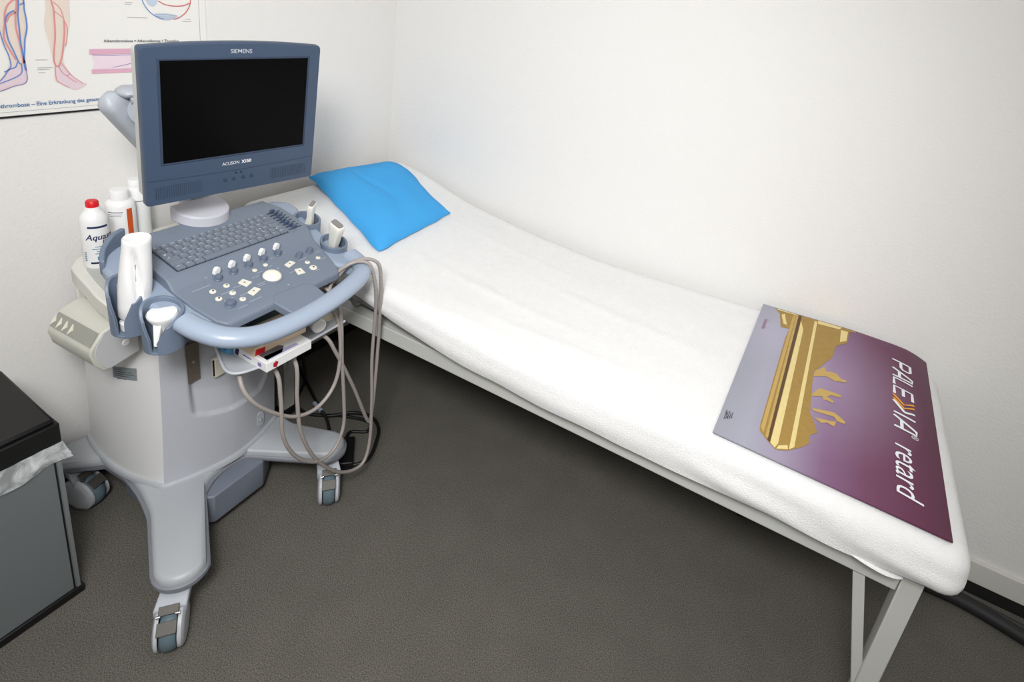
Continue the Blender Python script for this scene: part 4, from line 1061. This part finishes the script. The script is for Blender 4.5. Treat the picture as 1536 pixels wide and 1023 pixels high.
c4 = cab([(.20, .20, .70), (.235, .170, .735), (.255, .185, .770), (.268, .208, .798), (.290, .238, .808), (.312, .262, .792), (.315, .272, .74), (.308, .284, .66), (.298, .296, .546), (.294, .296, .386), (.290, .292, .262), (.290, .276, .258), (.290, .214, .418), (.288, .150, .566), (.27, .125, .625), (.20, .10, .630), (.10, .09, .625), (.045, .08, .60)])
probe_head(.078, .262, .893, (.22, -.05, 1), .0165, .0080, 118, 'ultrasound_probe', 'narrow ivory ultrasound probe with grey tip in the rear right holder', start(.075, .263, .893) + [mw(.10, .25, .74)] + c4)
c3 = cab([(.04, .06, .60), (.10, .04, .625), (.22, .025, .630), (.283, .028, .61), (.290, .028, .501), (.290, .041, .389), (.290, .091, .261), (.292, .176, .146), (.296, .255, .110), (.296, .284, .176), (.294, .286, .323), (.294, .278, .469), (.298, .276, .578), (.306, .268, .663), (.312, .254, .735), (.306, .240, .792), (.288, .222, .806), (.270, .196, .798), (.250, .172, .765), (.258, .152, .715), (.285, .160, .642), (.290, .162, .538), (.290, .142, .466), (.290, .088, .435), (.290, .017, .459), (.286, -.056, .531), (.274, -.092, .590), (.245, -.086, .628), (.18, -.03, .630), (.08, .03, .620), (.04, .05, .60)])
probe_head(.198, .232, .880, (.30, -.14, 1), .0205, .0125, -5, 'ultrasound_probe', 'ivory ultrasound probe with broad grey tip in the front right holder', start(.192, .232, .878) + [mw(.17, .20, .70), mw(.08, .10, .60)] + c3[1:])
# funnel shaped probe in the front left holder
fp = empty('funnel_probe', mw(.160, -.184, .735), 'white funnel-shaped probe sunk into the front left holder', 'ultrasound probe', 'transducers in the holders')
bm = NB(); lathe(bm, [(.0055, .712), (.006, .735), (.011, .762), (.020, .785), (.0265, .797), (.0275, .803), (.025, .807), (.010, .809), (0, .8092)], mw(.160, -.184, 0), (0, 0, 1), 28); obj('probe_body', bm, M_white, fp, smooth=50)
# the spout shows through the slot
bm = NB(); a = math.radians(-62); d = md(math.cos(a), math.sin(a)); q = mw(.160, -.184, 0)
loft(bm, [[q + d*(.020) + V((0, 0, .790)) + d.cross(V((0, 0, 1)))*s for s in (-.008, .008)] + [q + d*.006 + V((0, 0, .790)) + d.cross(V((0, 0, 1)))*s for s in (.008, -.008)], [q + d*.030 + V((0, 0, .742)) + d.cross(V((0, 0, 1)))*s for s in (-.004, .004)] + [q + d*.018 + V((0, 0, .742)) + d.cross(V((0, 0, 1)))*s for s in (.004, -.004)]]); obj('probe_neck', bm, M_white, fp, bevel=.002)
c2 = cab([(.150, -.165, .728), (.105, -.11, .705), (.085, -.04, .70), (.082, -.01, .665), (.12, -.01, .634), (.20, -.03, .632), (.275, -.02, .612), (.290, -.018, .534), (.290, -.012, .42), (.290, .027, .325), (.290, .091, .256), (.290, .148, .248), (.290, .182, .303), (.290, .181, .395), (.290, .169, .534), (.284, .166, .662), (.265, .158, .72), (.22, .15, .735), (.10, .12, .62), (.045, .10, .60)])
bm = NB(); tube(bm, c2, .0048, 10, 8); obj('cable', bm, M_cable, fp)

# ------------------------------------------------------------------ things on the lower tray
TZ = .6455
def carton(name, c, half, ang, m, label, cat, z0=TZ, tilt=0.):
    a = math.radians(ang); d1 = md(math.cos(a), math.sin(a), -tilt); d2 = md(-math.sin(a), math.cos(a)); d3 = d1.cross(d2).normalized()
    q = mw(c[0], c[1], z0 + half[2])
    bm = NB(); obox(bm, q, d1*half[0], d2*half[1], d3*half[2]); o = obj(name, bm, m, None, bevel=.001); tag(o, label, cat)
    return o, q, d1, d2, d3
o, q, d1, d2, d3 = carton('flat_carton', (.250, -.004), (.056, .058, .012), -3, M_white, 'flat white printed carton with red marks on the tray below the handle', 'carton')
def onbox(o, q, d1, d2, d3, half, face, polys, m, nm):
    bm = NB()
    for P in polys:
        if face == 'top': f = lambda a, b: q + d1*a*half[0] + d2*b*half[1] + d3*(half[2]+.0007)
        elif face == 'front': f = lambda a, b: q + d1*(half[0]+.0007) + d2*a*half[1] + d3*b*half[2]
        else: f = lambda a, b: q - d2*(half[1]+.0007) + d1*a*half[0] + d3*b*half[2]
        flatpoly(bm, P, f)
    p = obj(nm, bm, m, o, smooth=0)
hb = (.056, .058, .012)
onbox(o, q, d1, d2, d3, hb, 'top', [[(.2, -.85), (.82, -.85), (.82, -.2), (.5, .1), (.2, -.1)]], mat('print_slate', (96, 92, 98), .5, noise_amt=.05), 'carton_picture')
onbox(o, q, d1, d2, d3, hb, 'top', [[(.55, -.8), (.86, -.88), (.86, .5), (.7, .5), (.6, -.3)]], mat('print_lilac', (176, 172, 208), .5, noise_amt=.05), 'carton_picture')
onbox(o, q, d1, d2, d3, hb, 'front', [[(-.72, -.5), (-.58, -.8), (-.5, .1), (-.6, .6), (-.72, .3)]], mat('print_crimson', (176, 26, 44), .5, noise_amt=.03), 'carton_mark')
onbox(o, q, d1, d2, d3, hb, 'side', [[(-.9, -.6), (-.7, -.8), (-.62, .7), (-.82, .8)]], M_navy, 'carton_emblem')
onbox(o, q, d1, d2, d3, hb, 'side', [[(-.4, -.1), (.1, -.1), (.1, .2), (-.4, .2)], [(.5, -.4), (.7, -.4), (.7, .4), (.5, .4)]], M_viol, 'carton_print')
h2 = (.036, .056, .010)
o, q, d1, d2, d3 = carton('envelope_pack', (.229, .004), (.040, .066, .011), -4, mat('paper_beige', (236, 212, 184), .6, noise_amt=.02), 'beige pack of envelopes with red tab stacked on the white carton', 'pack', TZ+.0242)
h2 = (.040, .066, .011)
onbox(o, q, d1, d2, d3, h2, 'front', [[(-.98, -.8), (-.62, -.9), (-.58, .3), (-.92, .6)]], M_red, 'red_tab')
onbox(o, q, d1, d2, d3, h2, 'top', [[(-.2, -.95), (.75, -.95), (.75, .95), (-.2, .95)]], mat('paper_pale', (222, 220, 210), .6, noise_amt=.02), 'cover_sheet')
onbox(o, q, d1, d2, d3, h2, 'top', [[(.0, -.2), (.35, -.2), (.35, .2), (.0, .25)]], mat('print_crimson', (176, 26, 44), .5, noise_amt=.03), 'cover_mark')
o, q, d1, d2, d3 = carton('blue_carton', (.165, -.045), (.026, .022, .015), -3, mat('paper_sky', (96, 172, 216), .5, noise_amt=.03), 'small light blue carton at the rear left of the tray under the handle', 'carton')
onbox(o, q, d1, d2, d3, (.026, .022, .015), 'side', [[(-.6, -.5), (.6, -.5), (.6, .0), (-.6, .0)]], M_bluei, 'carton_print')
o, q, d1, d2, d3 = carton('dark_carton', (.165, .07), (.030, .055, .012), 0, mat('paper_dark', (50, 74, 78), .5, noise_amt=.03), 'dark green carton at the back of the tray in the shade', 'carton')
def lying(name, tipp, direc, r, L, capm, label, bodym):
    ax = md(*direc).normalized(); tp_ = mw(*tipp)
    t = empty(name, tp_ - ax*.04 - V((0, 0, r)), label, 'bottle', 'bottles lying on the tray')
    bm = NB(); lathe(bm, [(r*.9, -L), (r, -L+.003), (r, -.045), (r*.88, -.038), (r*.7, -.032), (r*.7, -.026)], tp_, ax, 26); obj('bottle_body', bm, bodym, t, smooth=45)
    bm = NB(); lathe(bm, [(r*.84, -.027), (r*.86, -.002), (r*.78, 0), (0, 0)], tp_, ax, 26); obj('cap', bm, capm, t, smooth=40)
lying('small_bottle', (.284, .098, .6720), (.86, -.30, 0), .0205, .10, M_white, 'small white bottle with white cap lying on the tray, cap towards the camera', M_white)
lying('small_bottle', (.264, .146, .670), (.84, -.30, 0), .0185, .10, mat('cap_cream', (232, 220, 192), .5, noise_amt=.01), 'small bottle with cream cap lying on the tray beside the white-capped bottle', mat('bottle_cream', (236, 228, 206), .5, noise_amt=.01))

# ------------------------------------------------------------------ waste bin
wb = empty('waste_bin', (.24, -1.46, 0), 'grey metal waste bin with black lid beside the ultrasound machine on the carpet', 'bin')
X0, X1, Y0, Y1 = .135, .345, -1.64, -1.312
bm = NB(); box(bm, ((X0+X1)/2, (Y0+Y1)/2, .236), (X1-X0, Y1-Y0, .432)); obj('bin_body', bm, M_bin, wb, bevel=.003)
for y in (Y1-.004, Y0+.004):
    bm = NB(); box(bm, (X1+.001, y, .236), (.004, .008, .430)); obj('corner_strip', bm, M_bine, wb, bevel=.001)
bm = NB(); box(bm, (X1+.0006, Y1-.0115, .236), (.0014, .003, .43)); obj('corner_groove', bm, M_black, wb)
bm = NB(); box(bm, ((X0+X1)/2, (Y0+Y1)/2, .011), (X1-X0+.012, Y1-Y0+.012, .022)); obj('bin_foot', bm, M_black, wb, bevel=.003)
bm = NB()
lr = lambda x, z, e: [V((x, Y0-.004+e, z)), V((x, Y1+.004-e, z))]
loft(bm, [[V((X1+.006, Y0-.004, .452)), V((X1+.006, Y1+.005, .452)), V((X1+.006, Y1+.005, .502)), V((X1+.006, Y0-.004, .502))], [V((X0-.004, Y0-.004, .452)), V((X0-.004, Y1+.005, .452)), V((X0-.004, Y1+.005, .510)), V((X0-.004, Y0-.004, .510))]])
obj('lid_rim', bm, M_black, wb, bevel=.003)
bm = NB()
loft(bm, [[V((X1+.001, Y0, .5035)), V((X1+.001, Y1+.001, .5035)), V((X1-.002, Y1-.001, .512)), V((X1-.002, Y0, .512))], [V((X0, Y0, .510)), V((X0, Y1+.001, .510)), V((X0+.004, Y1-.002, .544)), V((X0+.004, Y0, .544))]])
obj('lid', bm, M_lid, wb, bevel=.004, label='black flap lid')
# liner bag: skirt of thin plastic
def liner():
    bm = NB(); loop = []
    per = [(X1, Y0), (X1, Y1), (X0, Y1), (X0, Y0)]
    n = 60
    for (a, b), (c, d) in zip(per, per[1:] + per[:1]):
        for k in range(n): loop.append((a+(c-a)*k/n, b+(d-b)*k/n))
    cx, cy = (X0+X1)/2, (Y0+Y1)/2
    rings = []
    for j in range(9):
        t = j/8; z = .456 - .052*t; ring = []
        for i, (x, y) in enumerate(loop):
            d = V((x-cx, y-cy, 0))
            e = .0045 + .0045*t + .0045*(noise.noise(V((x*22, y*22, z*50)))+noise.noise(V((x*60+z*50, y*60, z*90)))*.6)*(.4+t)
            nx = 1 if abs(x-X1) < 1e-6 else (-1 if abs(x-X0) < 1e-6 else 0); ny = 1 if abs(y-Y1) < 1e-6 else (-1 if abs(y-Y0) < 1e-6 else 0)
            zz = z - .018*t*noise.noise(V((x*9, y*9, 3)))
            if ny == 1: e += .008*t
            ring.append(V((x+nx*max(.003, e), y+ny*max(.003, e), zz)))
        rings.append(ring)
    loft(bm, rings, caps=False)
    return bm
M_liner = bpy.data.materials.new('liner_film'); M_liner.use_nodes = True
nt = M_liner.node_tree; b = nt.nodes['Principled BSDF']; b.inputs['Base Color'].default_value = rgb(226, 230, 232); b.inputs['Roughness'].default_value = .22
tcn = nt.nodes.new('ShaderNodeTexCoord'); nn = nt.nodes.new('ShaderNodeTexNoise'); nn.inputs['Scale'].default_value = 28; nn.inputs['Detail'].default_value = 5; nn.inputs['Distortion'].default_value = 1.5
rp = nt.nodes.new('ShaderNodeValToRGB'); rp.color_ramp.elements[0].position = .35; rp.color_ramp.elements[0].color = (.28, .28, .28, 1); rp.color_ramp.elements[1].position = .7; rp.color_ramp.elements[1].color = (.85, .85, .85, 1)
nt.links.new(tcn.outputs['Object'], nn.inputs['Vector']); nt.links.new(nn.outputs['Fac'], rp.inputs[0]); nt.links.new(rp.outputs[0], b.inputs['Alpha'])
bl = obj('bin_liner', liner(), M_liner, smooth=60); tag(bl, 'clear plastic bag turned over the rim of the grey waste bin', 'bin bag')

# ------------------------------------------------------------------ floor cables
def cable(name, pts, r, m, label, cat='cable', sm=8):
    bm = NB(); tube(bm, pts, r, 10, sm); o = obj(name, bm, m); tag(o, label, cat); return o
cable('power_hose', [(1.72, -.14, .021), (2.0, -.10, .021), (2.30, -.080, .021), (2.42, -.080, .021), (2.56, -.104, .021), (2.75, -.14, .021), (3.0, -.18, .021)], .0205, M_dark, 'thick black hose on the carpet along the right wall at the foot end')
cable('thin_cable', [(1.75, -.046, .010), (2.3, -.044, .010), (2.45, -.050, .010), (2.62, -.060, .010), (3.0, -.07, .010)], .0095, mat('cable_grey', (52, 54, 54), .5, noise_amt=.03), 'thinner dark grey cable between the thick black hose and the skirting')
pc = empty('power_adapter', (.50, -.70, 0), 'black power adapter with pale label on the carpet beside the right caster', 'power adapter')
bm = NB(); dd = V((.70, -.72, 0)).normalized(); ss = V((.72, .70, 0)).normalized(); qc = V((.525, -.685, .018))
obox(bm, qc, dd*.058, ss*.028, V((0, 0, .0165))); bo = obj('adapter_case', bm, M_black, pc, bevel=.004)
bm = NB(); obox(bm, qc + V((0, 0, .0170)) - ss*.006 - dd*.006, dd*.030, ss*.006, V((0, 0, .0004))); obj('adapter_label', bm, M_mark, pc)
bm = NB(); tube(bm, [(.482, -.640, .018), (.46, -.60, .008), (.50, -.565, .006), (.47, -.53, .006), (.38, -.56, .006), (.28, -.62, .006), (.20, -.60, .006), (.12, -.50, .006), (.06, -.46, .1), (.03, -.40, .3)], .0055, 10, 8); obj('adapter_cord', bm, M_bcable, pc)
cable('black_cable', [(.565, -.715, .012), (.60, -.66, .0175), (.56, -.58, .0175), (.52, -.535, .0175), (.46, -.515, .0165), (.40, -.54, .0165), (.34, -.60, .0165), (.26, -.57, .0165), (.16, -.52, .006), (.05, -.47, .006)], .0055, M_bcable, 'looped black cable on the carpet between the machine and the couch legs')
pg = empty('cable_connector', (.300, -.60, 0), 'pale blue cable connector lying on the carpet behind the right base leg', 'connector')
bm = NB(); pdir = V((.75, -.20, 0)).normalized(); tube(bm, [V((.275, -.590, .030)), V((.275, -.590, .030)) + pdir*.052], .007, 12); obj('connector_body', bm, mat('connector_blue', (168, 180, 200), .4, noise_amt=.02), pg)
bm = NB(); tube(bm, [V((.275, -.590, .030)) + pdir*.052, V((.36, -.612, .018)), V((.42, -.65, .006)), V((.45, -.69, .006))], .005, 10, 6); obj('connector_cord', bm, M_bcable, pg)

# ------------------------------------------------------------------ light
def area(name, loc, target, size, power, color=(1, 1, 1), sy=None):
    l = bpy.data.lights.new(name, 'AREA'); l.energy = power; l.size = size; l.color = color
    if sy: l.shape = 'RECTANGLE'; l.size_y = sy
    o = bpy.data.objects.new(name, l); COL.objects.link(o); o.location = loc
    d = V(target) - V(loc); o.rotation_euler = d.to_track_quat('-Z', 'Y').to_euler(); return o
area('flash_bounce', (1.75, -2.35, 2.42), (1.15, -.5, .6), .62, 26.5, (1, .99, .97))
area('ceiling_fill', (2.0, -2.0, 2.47), (2.0, -2.0, 0), 2.4, 15.5, (1, .995, .985))
sl_ = bpy.data.lights.new('flash', 'SPOT'); sl_.energy = 104; sl_.spot_size = math.radians(104); sl_.spot_blend = 1; sl_.shadow_soft_size = .17
so = bpy.data.objects.new('flash', sl_); COL.objects.link(so); so.location = (1.62, -1.98, 1.98)
so.rotation_euler = (V((.75, -.45, .75)) - V(so.location)).to_track_quat('-Z', 'Y').to_euler()
w = bpy.data.worlds.new('world'); w.use_nodes = True; w.node_tree.nodes['Background'].inputs[0].default_value = (.9, .95, 1, 1); w.node_tree.nodes['Background'].inputs[1].default_value = .2
SC.world = w
SC.view_settings.view_transform = 'Standard'
SC.view_settings.look = 'None'
SC.view_settings.exposure = 0
